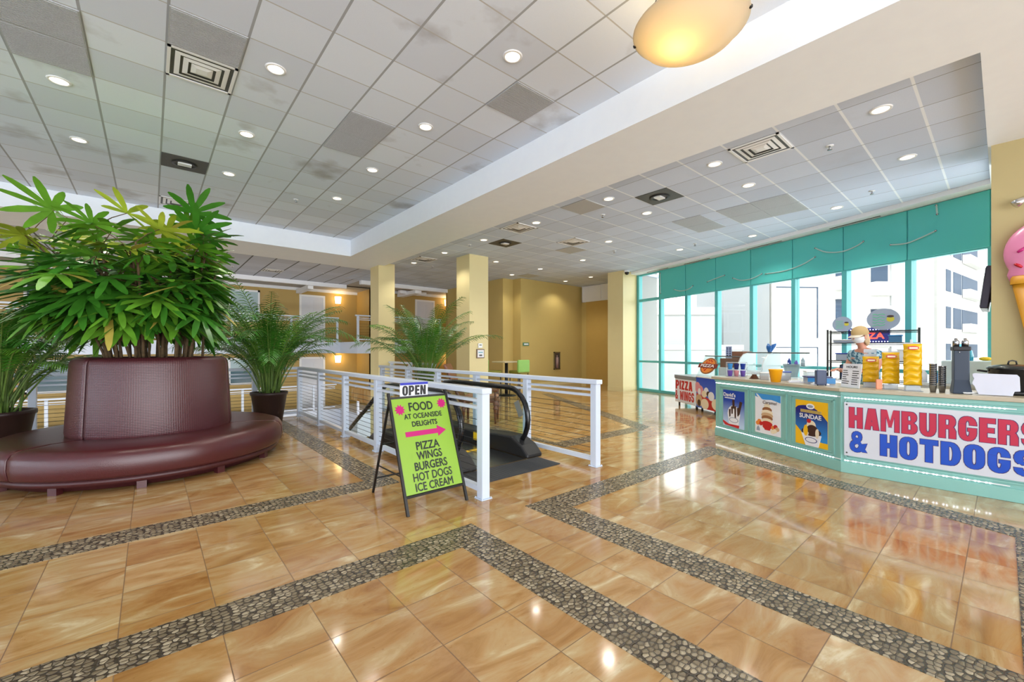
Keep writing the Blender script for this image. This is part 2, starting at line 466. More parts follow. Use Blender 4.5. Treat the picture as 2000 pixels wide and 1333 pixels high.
# pebble borders let into the floor
def border(i, poly):
    q = MB(); q.prism(poly, -0.01, 0.0025)
    return struct('trim_%d' % i, q, M_PEB)
border(1, [(-9, 4.25), (1.77, 4.25), (1.77, 4.55), (-9, 4.55)])
border(2, [(1.77, 4.25), (2.05, 4.25), (2.05, 9.7), (1.77, 9.7)])
border(3, [(-9, 2.56), (1.72, 2.56), (1.72, 2.86), (-9, 2.86)])
border(4, [(1.72, -8), (2.01, -8), (2.01, 2.86), (1.72, 2.86)])
border(5, [(2.61, -0.36), (2.92, -0.36), (2.92, 2.86), (2.61, 2.86)])
border(6, [(2.92, 2.56), (5.87, 2.56), (6.29, 2.86), (2.92, 2.86)])
border(7, [(5.03, -0.06), (5.03, -0.36), (5.21, -0.36), (6.29, 2.86), (5.87, 2.56)])
border(8, [(2.92, -0.36), (5.03, -0.36), (5.03, -0.06), (2.92, -0.06)])
border(9, [(6.62, 4.18), (7.05, 4.28), (9.9, 9.7), (9.6, 9.7)])
border(10, [(4.62, 4.2), (6.62, 4.18), (6.72, 4.46), (4.75, 4.5)])
border(11, [(4.62, 4.2), (4.75, 4.5), (4.87, 6.2), (4.60, 6.2)])

# ceilings
b = MB(); b.box(-9, 4.27, -8, 11.92, ZC, ZC + .1); struct('ceiling', b, M_CEILA)
b = MB()
E_IN = [(wx(y) - 0.42, y) for y in (0.13, 1.2, 2.2, 3.3, 4.3, 5.4, 6.4, 7.4, 8.42)]
b.prism([(5.53, 0.13)] + E_IN + [(14.6, 8.42), (14.6, 16.2), (5.53, 16.2)], ZT, ZT + .1)
struct('ceiling_lower', b, M_CEILB)
b = MB(); b.box(-9, 5.53, 13.55, 17.8, ZT, ZT + .1); b.box(5.53, 10.2, 16.2, 17.8, ZT, ZT + .1); struct('ceiling_far', b, M_CEILC)
b = MB()
b.box(4.25, 5.53, -8, 13.55, ZB, ZB + .55); b.box(-9, 4.25, 11.9, 13.55, ZB, ZB + .55)
b.box(5.53, 11.4, -8, 0.13, ZB, ZB + .3)
struct('ceiling_soffit', b, M_SOFFIT)
b = MB()   # bulkhead strip along the glass
pin = [(wx(y) - 0.42, y) for y in (0.13, 1.2, 2.2, 3.3, 4.3, 5.4, 6.4, 7.4, 8.42)]
pout = [(wx(y) + 0.2, y) for y in (0.13, 1.2, 2.2, 3.3, 4.3, 5.4, 6.4, 7.4, 8.42)]
for i in range(8): b.prism([pin[i], pout[i], pout[i + 1], pin[i + 1]], ZB, ZB + .3)
struct('ceiling_bulkhead', b, M_WHITE)
b = MB(); b.box(-9.5, 15, -8, 21, 4.75, 4.95); struct('ceiling_sun_block', b, M_WHITE)  # unseen roof slab, added to keep the sun out of the lobby
# beam along the corridor edge
b = MB(); b.box(-9, 6.2, 17.8, 17.95, 3.98, 4.75); b.box(6.2, 10.2, 16.2, 16.4, 3.98, 4.75); struct('trim_12', b, M_WHITE)

# yellow walls and pillars
def wall(name, m, *boxes):
    q = MB()
    for x in boxes: q.box(*x)
    return struct(name, q, m)
wall('wall_seating', M_YELLOW, (10.6, 14.4, 11.85, 12.3, -.0, ZT), (10.1, 10.6, 12.3, 16.2, 0, ZT))
wall('wall_service', M_YELLOW, (14.13, 14.4, 8.6, 11.85, 0, ZT))
wall('wall_window_pier', M_PILLAR, (12.2, 13.2, 8.42, 9.05, 0, ZT))
wall('wall_outer_return', mat('outer_grey_stucco', (150, 152, 152), .9, var=.03), (13.1, 14.5, 8.5, 8.62, -.45, 4.75))
wall('wall_kiosk', mat('olive_kiosk_paint', (180, 164, 116), .55, var=.02, scale=2), (8.17, 9.0, -8, 0.1, 0, ZT))
wall('wall_sky_block', M_WHITE, (-9.2, -9.0, -8, 9.9, 0, 4.7))  # unseen wall, added to keep the bright sky out of glossy reflections
wall('wall_pillar_near', M_PILLAR, (5.35, 5.88, 12.57, 13.2, -4.2, ZT))
wall('wall_pillar_sign', M_PILLAR, (6.8, 7.46, 9.76, 10.42, -.4, ZT))
b = MB()
b.box(10.6, 14.13, 11.835, 11.85, 0, .14); b.box(10.085, 10.1, 12.3, 16, 0, .14); b.box(12.185, 13.2, 8.405, 8.42, 0, .16); b.box(12.185, 12.2, 8.42, 9.05, 0, .16)
b.box(14.115, 14.13, 8.62, 11.835, 0, .14)
struct('baseboard_seating', b, M_PILLAR)
# painted service doors with a white louvre panel over them
b = MB(); b.box(14.06, 14.13, 9.2, 11.55, 0, 3.45); b.box(14.045, 14.06, 10.36, 10.39, 0, 3.4); d1 = struct('door_1', b, mat('ochre_service_door', (192, 160, 88), 0.5, var=.02))
b = MB(); b.cyl((14.045, 10.05, 1.93), (13.99, 10.05, 1.93), .03, n=12); b.build('door_knob', M_STEEL, d1)
b = MB(); b.box(14.05, 14.13, 9.2, 11.75, 3.48, 4.12)
for y in (9.2, 10.0, 10.75, 11.7): b.box(14.02, 14.13, y, y + .05, 3.45, 4.12)
b.box(14.02, 14.13, 9.2, 11.75, 3.45, 3.5)
struct('trim_13', b, M_WHITEP)

# atrium: lower ground, corridor slabs, back wall
b = MB(); b.box(-9.5, 14, 6, 20, -4.3, -4.2); struct('floor_atrium', b, mat('pale_atrium_floor', (196, 184, 160), .3))
b = MB(); b.box(-9.5, 6.2, 18.6, 20, -2.06, -1.1); b.box(6.2, 10.1, 16.6, 20, -2.06, -1.1); struct('floor_corridor_lower', b, M_RAIL)
b = MB(); b.box(-9.5, 6.2, 18.6, 20, 1.28, 1.75); b.box(6.2, 10.1, 16.6, 20, 1.28, 1.75); struct('floor_corridor_upper', b, M_RAIL)
b = MB(); b.box(-9.5, 7.6, 19.9, 20.1, -4.2, 4.3); b.box(7.4, 7.6, 18.2, 19.9, -4.2, 4.3); b.box(7.4, 11.9, 18.2, 18.4, -4.2, 4.3); b.box(11.7, 11.9, 16.2, 18.2, -4.2, 4.3); b.box(10.1, 11.7, 16.2, 16.35, -4.2, 4.3)
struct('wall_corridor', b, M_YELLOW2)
b = MB(); b.box(-9.5, 7.6, 17.95, 19.9, 4.12, 4.22); b.box(6.2, 11.7, 16.4, 18.2, 4.12, 4.22); struct('ceiling_corridor', b, mat('grey_corridor_ceiling', (176, 174, 170), .8, var=.02))
b = MB(); b.box(-9.5, 7.4, 19.82, 19.9, 4.0, 4.12); b.box(7.4, 11.7, 18.12, 18.2, 4.0, 4.12)
b.box(8.6, 8.9, 16.4, 18.12, 3.85, 4.0); b.box(8.3, 9.6, 17.2, 17.4, 3.9, 4.05); b.box(4.75, 4.95, 18.0, 19.82, 3.86, 4.02)
struct('trim_14', b, M_WHITE)
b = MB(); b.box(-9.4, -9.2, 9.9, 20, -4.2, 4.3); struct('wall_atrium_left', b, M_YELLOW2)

# corridor doors and windows (in the far wall)
def hall_door(i, x0, x1, y, z0, z1):
    r = thing('door_%d' % i, None, None, (x0, y, z0), kind='structure')
    q = MB()
    q.box(x0 - .08, x0, y - .05, y, z0, z1 + .08); q.box(x1, x1 + .08, y - .05, y, z0, z1 + .08); q.box(x0, x1, y - .05, y, z1, z1 + .08)
    q.build('door_frame', M_WHITEP, r)
    q = MB(); q.box(x0, x1, y - .03, y, z0, z1)
    w = x1 - x0
    for a, c in ((.12, .46), (.54, .88)):
        for e, f in ((.08, .42), (.50, .92)):
            q.box(x0 + a * w, x0 + c * w, y - .04, y - .03, z0 + e * (z1 - z0), z0 + f * (z1 - z0))
    q.build('door_leaf', M_DOOR, r)
    q = MB(); q.cyl((x1 - .08, y - .03, z0 + 1.0), (x1 - .08, y - .10, z0 + 1.0), .02, n=8); q.cyl((x1 - .19, y - .09, z0 + 1.0), (x1 - .07, y - .09, z0 + 1.0), .012, n=8)
    q.build('door_handle', M_STEEL, r)
hall_door(2, 4.98, 5.88, 19.9, 1.75, 3.76)
hall_door(3, 4.98, 5.88, 19.9, -1.1, 1.03)
hall_door(4, 9.62, 10.5, 18.2, 1.75, 3.74)
def hall_window(i, x0, x1, y, z0, z1, rows, glass):
    r = thing('window_%d' % i, None, None, (x0, y, z0), kind='structure')
    q = MB(); w = .07
    q.box(x0, x1, y - .07, y, z0, z0 + w); q.box(x0, x1, y - .07, y, z1 - w, z1); q.box(x0, x0 + w, y - .07, y, z0, z1); q.box(x1 - w, x1, y - .07, y, z0, z1)
    xm = (x0 + x1) / 2; q.box(xm - w * .6, xm + w * .6, y - .07, y, z0, z1)
    q.build('window_frame', M_WHITEP, r)
    q = MB(); q.box(x0 + w, x1 - w, y - .03, y - .005, z0 + w, z1 - w); q.build('pane', M_BLIND, r)
    q = MB()
    if rows:
        for k in range(rows): q.box(x0 + w, x1 - w, y - .045, y - .035, z0 + w + k * .075, z0 + w + k * .075 + .04)
    q.box(xm + .05, x1 - w, y - .04, y - .032, (z0 + z1) / 2, z1 - w)
    q.build('blind', M_CURT, r)
hall_window(20, 1.3, 3.4, 19.9, 2.55, 3.85, 8, 1)
hall_window(21, 1.3, 3.4, 19.9, 0.03, 1.1, 0, 1)
hall_window(22, -3.0, -0.9, 19.9, 2.55, 3.85, 8, 1)
hall_window(23, -3.0, -0.9, 19.9, 0.03, 1.1, 0, 1)

# window wall: bays of aqua frame with teal spandrel panels above
for k in range(9):
    y0, y1 = WY[k], WY[k + 1]
    if k == 8: y1 = -0.9
    a = Vector((wx(y0), y0, 0)); c = Vector((wx(y1), y1, 0))
    L = (c - a).length
    R = (c - a).normalized()
    fr = Matrix.Identity(4)
    nrm = Vector((-R.y, R.x, 0))      # outward
    for i in range(3): fr[i][0] = R[i]; fr[i][1] = nrm[i]; fr[i][2] = (0, 0, 1)[i]; fr[i][3] = a[i]
    r = thing('window_%d' % (k + 1), None, None, tuple(a), kind='structure')
    q = MB(fr)
    q.box(-.05, .05, -.06, .10, 0, ZB)
    if k == 0: q.box(-.05, .12, -.06, .1, 0, ZB)
    q.build('mullion', M_FRAME, r, bevel=.006)
    q = MB(fr)
    q.box(.05, L - .05, -.05, .06, 0, .09); q.box(.05, L - .05, -.05, .06, .99, 1.06); q.box(.05, L - .05, -.05, .06, 3.10, 3.19); q.box(.05, L - .05, -.05, .06, ZB - .05, ZB)
    q.build('rail', M_FRAME, r, bevel=.006)
    q = MB(fr); q.box(.05, L - .05, .01, .025, .09, .99); q.box(.05, L - .05, .01, .025, 1.06, 3.10)
    if k == 0: q.box(.05, L - .05, .01, .025, 3.19, 4.0)
    q.build('pane', M_GLASS, r)
    if k > 0:
        q = MB(fr); q.box(.012, L - .012, -.085, -.05, 3.12, ZB - .01); q.build('spandrel_panel', M_TEAL, r, bevel=.004)
# ------------------------------------------------------------------ round sofa with its palm
rnd = random.Random(7)
def leather_weave():
    m, nt, b = nmat('embossed_burgundy_leather')
    tc = N(nt, 'ShaderNodeTexCoord'); sp = N(nt, 'ShaderNodeSeparateXYZ'); nt.links.new(tc.outputs['Object'], sp.inputs[0])
    an = mth(nt, 'ARCTAN2', sp.outputs[1], sp.outputs[0])
    g1 = mth(nt, 'ABSOLUTE', mth(nt, 'SINE', mth(nt, 'MULTIPLY', an, 110.0)))
    g2 = mth(nt, 'ABSOLUTE', mth(nt, 'SINE', mth(nt, 'MULTIPLY', sp.outputs[2], 170.0)))
    h = mth(nt, 'MULTIPLY', mth(nt, 'POWER', g1, 0.5), mth(nt, 'POWER', g2, 0.5))
    bp = N(nt, 'ShaderNodeBump'); bp.inputs['Strength'].default_value = 0.35; bp.inputs['Distance'].default_value = 0.004
    nt.links.new(h, bp.inputs['Height']); nt.links.new(bp.outputs[0], b.inputs['Normal'])
    c = mixc(nt, h, lin((58, 24, 28)), lin((88, 40, 45)))
    nt.links.new(c, b.inputs['Base Color'])
    b.inputs['Roughness'].default_value = 0.33; b.inputs['Specular IOR Level'].default_value = 0.7
    return m
M_WEAVE = leather_weave()
SC = (0.05, 7.2)
sofa = thing('round_sofa', 'round burgundy leather banquette sofa with a tall embossed centre back', 'sofa', (SC[0], SC[1], 0))
def sector(prof, a0, a1, n, gap):
    q = MB(); q.lathe(prof, (SC[0], SC[1], 0), n, math.radians(a0) + gap, math.radians(a1) - gap); return q
seatp = [(0.70, 0.14), (1.40, 0.135), (1.44, 0.16), (1.458, 0.26), (1.45, 0.36), (1.42, 0.41), (1.35, 0.435), (1.1, 0.445), (0.70, 0.43)]
for a in (-140, -20, 100):
    sector(seatp, a, a + 120, 40, 0.006).build('seat', M_LEATH, sofa, bevel=0.012)
backp = [(0.70, 0.40), (0.815, 0.41), (0.825, 0.47), (0.785, 1.26), (0.77, 1.315), (0.72, 1.345), (0.65, 1.34), (0.62, 1.29)]
for a in (-140, -20, 100):
    bk = sector(backp, a, a + 120, 40, 0.012).build('backrest', M_WEAVE, sofa, bevel=0.02)
q = MB(); q.lathe([(0.6, 0.02), (1.30, 0.02), (1.30, 0.07), (1.40, 0.08), (1.40, 0.14), (0.6, 0.14)], (SC[0], SC[1], 0), 64)
q.build('base_ring', mat('dark_burgundy_plinth', (70, 30, 32), 0.4), sofa)
for k in range(12):
    an = math.radians(-140 + 15 + k * 30)
    q = MB(Matrix.Translation((SC[0], SC[1], 0)) @ Matrix.Rotation(an, 4, 'Z')); q.box(1.30, 1.37, -.04, .04, 0, .09); q.build('leg', M_LEATH, sofa)
q = MB(); q.lathe([(0.0, 1.20), (0.4, 1.21), (0.61, 1.19)], (SC[0], SC[1], 0), 32); q.lathe([(0.61, 1.30), (0.58, 1.30), (0.58, 0.5)], (SC[0], SC[1], 0), 32)
q.build('planter_liner', M_SOIL, sofa)

M_LEAF = [mat('palm_leaf_green', (96, 150, 42), 0.32, var=.25, scale=5), mat('palm_leaf_deep_green', (56, 114, 32), 0.32, var=.25, scale=5),
          mat('palm_leaf_yellow_green', (164, 178, 56), 0.35, var=.25, scale=5), mat('palm_leaf_tan_tip', (176, 160, 70), 0.5, var=.2)]
M_CANE = mat('fibrous_palm_cane', (92, 72, 46), 0.8, var=.35, scale=30, bump=.5)
M_GCANE = mat('green_palm_cane', (96, 124, 52), 0.5, var=.25, scale=14)

def strip(mb, pts, side, widths, up=None):
    """a folded ribbon leaf through pts"""
    vs = []
    for p, w in zip(pts, widths):
        vs += [p - side * w, p + side * w]
    n = len(pts)
    mb._add(vs, [(2 * i, 2 * i + 1, 2 * i + 3, 2 * i + 2) for i in range(n - 1)], True)

def fan_leaf(mb, base, axis, nrm, size, nl, droop, tint):
    axis = axis.normalized(); side = axis.cross(nrm).normalized(); nrm = side.cross(axis).normalized()
    for i in range(nl):
        f = (i - (nl - 1) / 2) / ((nl - 1) / 2)
        an = f * math.radians(112)
        d = axis * math.cos(an) + side * math.sin(an)
        L = size * (1 - 0.28 * abs(f) ** 2) * rnd.uniform(.9, 1.06)
        s2 = d.cross(nrm).normalized()
        lift = nrm * rnd.uniform(-.05, .12)
        pts = []
        for t in (0.0, 0.3, 0.62, 0.86, 1.0):
            p = base + (d + lift) * (L * t) + Vector((0, 0, -1)) * (droop * L * t * t)
            pts.append(p)
        w = size * .084
        mb.mi = 3 if rnd.random() < .025 else tint
        strip(mb, pts, (s2 + nrm * rnd.uniform(-.25, .25)).normalized(), [w * .25, w * .85, w, w * .72, w * .22])

palm = thing('lady_palm', 'big fan-leaved palm growing out of the middle of the round sofa', 'potted palm', (SC[0], SC[1], 1.2))
stems = MB(); leaves = MB()
cx, cy = -0.10, 7.0
for k in range(54):
    an = rnd.uniform(0, 2 * PI); r0 = 0.50 * math.sqrt(rnd.random())
    p0 = Vector((SC[0] + r0 * math.cos(an), SC[1] + r0 * math.sin(an), 1.19))
    H = rnd.uniform(0.6, 1.74)
    lean = rnd.uniform(.08, .55)
    an2 = an + rnd.uniform(-.5, .5)
    d = Vector((math.cos(an2), math.sin(an2), 0))
    if d.x > 0: lean *= 1 - .55 * d.x
    pts = [p0 + d * (lean * (H * t) * (0.4 + .6 * t)) + Vector((0, 0, H * t)) for t in (0, .25, .5, .75, 1)]
    stems.tube(pts, [.017, .016, .015, .014, .010], 6)
    nlv = 8
    for j in range(nlv):
        t = 1.0 - .66 * (j / nlv)
        i0 = min(3, int(t * 4)); ff = t * 4 - i0
        p = pts[i0].lerp(pts[i0 + 1], ff)
        a3 = j * 2.4 + rnd.uniform(-.4, .4)
        out = Vector((math.cos(a3), math.sin(a3), 0)) * rnd.uniform(.6, 1.0) + d * .5
        el = rnd.uniform(.15, .8) * (0.35 + t)
        pd = (out + Vector((0, 0, el))).normalized()
        PL_ = rnd.uniform(.22, .46)
        tip = p + pd * PL_
        if tip.x > .52: tip.x = .52 - rnd.uniform(0, .12)
        if tip.z > 3.22: tip.z = 3.22 - rnd.uniform(0, .12)
        if (Vector((tip.x, tip.y, 0)) - Vector((cx, cy, 0))).length > 1.25: tip = p + pd * PL_ * .6
        if tip.z < 1.80: tip.z = 1.80 + rnd.uniform(0, .15)
        stems.tube([p, p.lerp(tip, .5) + Vector((0, 0, .02)), tip], [.006, .005, .004], 4, False)
        hv = Vector((tip.x - cx, tip.y - cy, 0)); hv = hv.normalized() if hv.length > .05 else out.normalized()
        k_ = max(-1.0, min(1.0, (tip.z - 2.45) / .65)) + rnd.uniform(-.5, .8)
        axis = (hv * .75 + Vector((0, 0, .75 * k_ - .1)) + out * .3).normalized()
        nm = (Vector((0, 0, 1)) * (1 - .45 * abs(k_)) + hv * (.75 if k_ < 0 else -.5) + Vector((rnd.uniform(-.4, .4), rnd.uniform(-.4, .4), 0))).normalized()
        fan_leaf(leaves, tip, axis, nm, rnd.uniform(.36, .50), rnd.choice((6, 7, 8, 9)), rnd.uniform(.05, .35), rnd.choice((0, 0, 2, 1, 0, 2) if tip.z > 2.55 else (0, 0, 1, 1, 1)))
stems.build('canes', M_CANE, palm)
leaves.build('leaves', M_LEAF, palm)

def frond(mb, st, p0, az, lean, L, arch, lw, npair, leafL, tints, start=.34):
    d = Vector((math.cos(az), math.sin(az), 0)); side = Vector((-math.sin(az), math.cos(az), 0))
    K = 12; pts = []; th = lean; p = Vector(p0)
    for i in range(K + 1):
        pts.append(p.copy())
        p = p + (d * math.sin(th) + Vector((0, 0, 1)) * math.cos(th)) * (L / K)
        th += arch / K * (0.3 + 1.4 * i / K)
    st.tube(pts, [.011 * (1 - .75 * i / K) + .002 for i in range(K + 1)], 5, False)
    tint = rnd.choice(tints)
    for j in range(npair):
        t = start + (1 - start) * (j + .5) / npair
        x = t * K; i0 = min(K - 1, int(x)); q = pts[i0].lerp(pts[i0 + 1], x - i0)
        tg = (pts[i0 + 1] - pts[i0]).normalized(); nm = side.cross(tg).normalized()
        ll = leafL * (math.sin(PI * (0.12 + .80 * (t - start) / (1 - start))) ** .6) * rnd.uniform(.85, 1.1)
        for sgn in (-1, 1):
            dd = (tg * .75 + side * sgn * .85 + nm * -.25 * rnd.uniform(.4, 1.4)).normalized()
            ps = [q + dd * (ll * u) + Vector((0, 0, -1)) * (ll * .55 * u * u) for u in (0, .4, .75, 1)]
            mb.mi = tint
            strip(mb, ps, dd.cross(nm).normalized(), [lw * .4, lw, lw * .7, lw * .12])

def areca(label, loc, potr, poth, nf, Lr, leanr, archr, leafL, lw, npair, seed, pot=True, ncane=18):
    global rnd
    rnd = random.Random(seed)
    t = thing('areca_palm', label, 'potted palm', loc)
    x, y, z = loc
    q = MB()
    q.lathe([(0, 0), (potr * .66, 0), (potr * .70, .02), (potr * .97, poth - .06), (potr * 1.03, poth - .05), (potr * 1.03, poth), (potr * .92, poth), (potr * .90, poth - .08)], loc, 28)
    q.build('pot', M_BROWN, t)
    q = MB(); q.lathe([(0, poth - .04), (potr * .5, poth - .035), (potr * .92, poth - .06)], loc, 24); q.build('soil', M_SOIL, t)
    st = MB(); lv = MB()
    for k in range(ncane):
        a = rnd.uniform(0, 2 * PI); r0 = potr * .6 * math.sqrt(rnd.random()); a2 = a + rnd.uniform(-.3, .3)
        h = rnd.uniform(.3, .75); ln = rnd.uniform(0.02, .28)
        b0 = Vector((x + r0 * math.cos(a), y + r0 * math.sin(a), z + poth - .05))
        st.tube([b0, b0 + Vector((math.cos(a2) * ln * h * .4, math.sin(a2) * ln * h * .4, h * .5)), b0 + Vector((math.cos(a2) * ln * h, math.sin(a2) * ln * h, h))], [.013, .012, .008], 6)
    for k in range(nf):
        a = 2.399 * k + rnd.uniform(-.3, .3); r0 = potr * .55 * math.sqrt(rnd.random())
        u = (k + .5) / nf
        frond(lv, st, (x + r0 * math.cos(a), y + r0 * math.sin(a), z + poth + rnd.uniform(-.03, .25)), a, leanr[0] + (leanr[1] - leanr[0]) * u * rnd.uniform(.7, 1.1),
              rnd.uniform(*Lr), rnd.uniform(*archr), lw, npair, leafL, (0, 1, 1, 1))
    st.build('canes', M_GCANE, t)
    lv.build('fronds', M_LEAF, t)
    return t
areca('feathery palm in a brown pot between the sofa and the railing corner', (1.72, 9.13, 0), .31, .63, 92, (1.1, 2.3), (.02, .50), (.9, 2.3), .27, .0085, 26, 3)
areca('feathery palm in a brown pot behind the left end of the sofa', (-1.52, 8.60, 0), .34, .63, 64, (1.0, 2.0), (.05, .7), (.9, 2.2), .28, .010, 24, 5)
areca('feathery palm standing behind the escalator railing, beside the sign pillar', (4.92, 8.85, 0), .32, .6, 44, (1.2, 2.3), (.03, .62), (.7, 1.8), .30, .010, 26, 11)

# ------------------------------------------------------------------ railings
def railing(label, p0, p1, posts, z0=0.0, hgt=1.067, cables=10, group=None, name='cable_railing', pw=.09, endposts=True):
    p0 = Vector((p0[0], p0[1], z0)); p1 = Vector((p1[0], p1[1], z0))
    L = (p1 - p0).length; R = (p1 - p0).normalized(); az = math.atan2(R.y, R.x)
    r = thing(name, label, 'railing', tuple(p0), az, group)
    F = WM[r.name]
    h = pw / 2
    for s_ in posts:
        q = MB(F)
        q.box(s_ - h, s_ + h, -h, h, 0.008, hgt - .05)
        q.box(s_ - h - .02, s_ + h + .02, -h - .02, h + .02, 0, .008)
        for dx in (-1, 1):
            for dy in (-1, 1): q.cyl((s_ + dx * (h + .008), dy * (h + .008), .008), (s_ + dx * (h + .008), dy * (h + .008), .02), .009, n=6)
        q.build('post', M_RAIL, r, bevel=.005, seg=1)
    q = MB(F); q.box(-h - .02, L + h + .02, -h - .012, h + .012, hgt - .055, hgt); q.build('top_rail', M_RAIL, r, bevel=.006, seg=1)
    for zz in (hgt - .125, hgt - .195):
        q = MB(F); q.box(0, L, -.028, .028, zz - .014, zz + .014); q.build('mid_rail', M_RAIL, r)
    q = MB(F); q.box(0, L, -.03, .03, .065, .115); q.build('bottom_rail', M_RAIL, r)
    for k in range(cables):
        zz = .155 + k * (hgt - .25 - .155) / cables
        q = MB(F); q.tube([(0, 0, zz), (L, 0, zz)], .0032, 5, False); q.build('cable', M_CABLE, r)
    return r
railing('white cable railing along the near side of the escalator, behind the lime green sign', (2.44, 3.27), (2.44, 9.88), [0, 1.24, 2.485, 3.80, 5.16, 6.61])
railing('white cable railing along the far side of the escalator', (4.165, 3.275), (4.165, 9.6), [0, 1.245, 2.50, 3.75, 5.0, 6.3])
railing('white cable railing behind the round sofa and its potted palms', (-8.5, 9.88), (2.38, 9.88), [0, 1.6, 3.2, 4.8, 6.4, 7.1, 8.8, 10.1])
railing('short white railing behind the palm, leading back to the first cream pillar', (5.72, 9.9), (5.72, 12.5), [0, 1.3, 2.55], cables=8)
railing('white railing of the lower corridor left of the cream pillars', (-9, 18.66), (6.0, 18.66), [1.2, 4.1, 6.63, 9.2, 11.63, 14.14], -1.1, cables=6, pw=.08)
railing('white railing of the upper corridor left of the cream pillars', (-9, 18.66), (6.1, 18.66), [1.2, 3.9, 6.62, 8.9, 11.3, 13.3, 15.1], 1.75, cables=6, pw=.08)
railing('white railing of the upper corridor seen between the two cream pillars', (6.2, 16.68), (10.0, 16.68), [.05, 1.3, 2.6, 3.8], 1.75, cables=6, pw=.08)
railing('white railing of the lower corridor seen between the two cream pillars', (6.2, 16.68), (10.0, 16.68), [.05, 1.3, 2.6, 3.8], -1.1, cables=6, pw=.08)

# ------------------------------------------------------------------ A-frame sign
M_LIME = mat('lime_sign_panel', (136, 176, 54), 0.35, var=.02)
M_MAG = mat('magenta_print', (184, 0, 106), 0.4, var=0)
M_INK = mat('dark_green_black_print', (24, 34, 28), 0.4, var=0)
sg = thing('sidewalk_sign', 'lime green A-frame sign listing food, in front of the escalator railing', 'sign', (1.985, 3.53, 0))
A0 = Vector((1.68, 3.33, 0)); A1 = Vector((2.29, 3.33, 0)); TOPZ = 1.0; TY = 3.72
up = Vector((0, TY - 3.33, TOPZ)); UL = up.length; up.normalize()
sf = frame(A0, (1, 0, 0), up)
for xx in (0, .61):
    q = MB(); a = A0 + Vector((xx, 0, 0)); q.tube([a, a + up * (UL + .03)], .0165, 4); q.build('front_leg', M_BLACK, sg)
for zz in (.155, UL - .02):
    q = MB(); a = A0 + up * zz; q.tube([a, a + Vector((.61, 0, 0))], .014, 4); q.build('crossbar', M_BLACK, sg)
q = MB(sf); q.box(.014, .596, .168, UL - .03, -.008, .006); q.build('sign_panel', M_LIME, sg)
bk0 = Vector((1.70, 4.13, 0)); tb = A0 + up * UL
for xx in (.02, .59):
    q = MB(); a = Vector((1.68 + xx, 4.13, 0)); e = Vector((1.68 + xx, TY + .02, TOPZ - .02)); q.tube([a, e], .013, 4); q.build('rear_leg', M_BLACK, sg)
for t in (.16, .52):
    q = MB(); a = Vector((1.70, 4.13, 0)).lerp(Vector((1.70, TY, TOPZ)), t); q.tube([a, a + Vector((.57, 0, 0))], .010, 4); q.build('rear_crossbar', M_BLACK, sg)
for t in (.3,):
    for xx in (.02, .59):
        q = MB(); a = Vector((1.68 + xx, 4.13, 0)).lerp(Vector((1.68 + xx, TY, TOPZ)), t); e = A0 + Vector((xx, 0, 0)) + up * (UL * t); q.tube([a, e], .007, 4); q.build('spreader', M_BLACK, sg)
def st(body, cx_, y_, h_, w_, bold=0.012):
    fr_ = sf @ Matrix.Translation((cx_, y_, .006))
    text('lettering', body, fr_, h_, M_INK, sg, w=w_, center=True, fat=bold * .075)
st('FOOD', .305, .915, .080, .250, .035)
st('AT OCEANSIDE', .315, .840, .048, .40, .022)
st('DELIGHTS', .315, .765, .048, .265, .028)
st('PIZZA', .305, .545, .072, .24, .032)
st('WINGS', .305, .455, .072, .26, .032)
st('BURGERS', .305, .362, .072, .335, .032)
st('HOT DOGS', .305, .270, .072, .40, .022)
st('ICE CREAM', .305, .183, .070, .385, .026)
q = MB(sf); q.prism([(.10, .675), (.435, .675), (.435, .645), (.53, .698), (.435, .752), (.435, .722), (.10, .722)], .006, .0085); q.build('arrow', M_MAG, sg)
for xx, yy in ((.085, .935), (.535, .965)):
    q = MB(sf); n_ = 20
    q.prism([(xx + (.055 if i % 2 == 0 else .034) * math.cos(PI * 2 * i / n_), yy + (.055 if i % 2 == 0 else .034) * math.sin(PI * 2 * i / n_)) for i in range(n_)], .006, .0085)
    q.build('starburst', M_MAG, sg)
# OPEN plate hung on the top bar
of = frame((1.80, 3.735, .985), (1, 0, 0))
op = thing('open_sign', 'small white OPEN plate standing on top of the lime green sign', 'sign', (1.945, 3.735, .985))
q = MB(of); q.box(0, .295, 0, .125, -.004, .004); q.build('plate', M_PAPER, op)
q = MB(of); q.box(0, .295, .112, .135, .004, .006); q.build('blue_band', mat('blue_print', (30, 40, 170), .4, var=0), op)

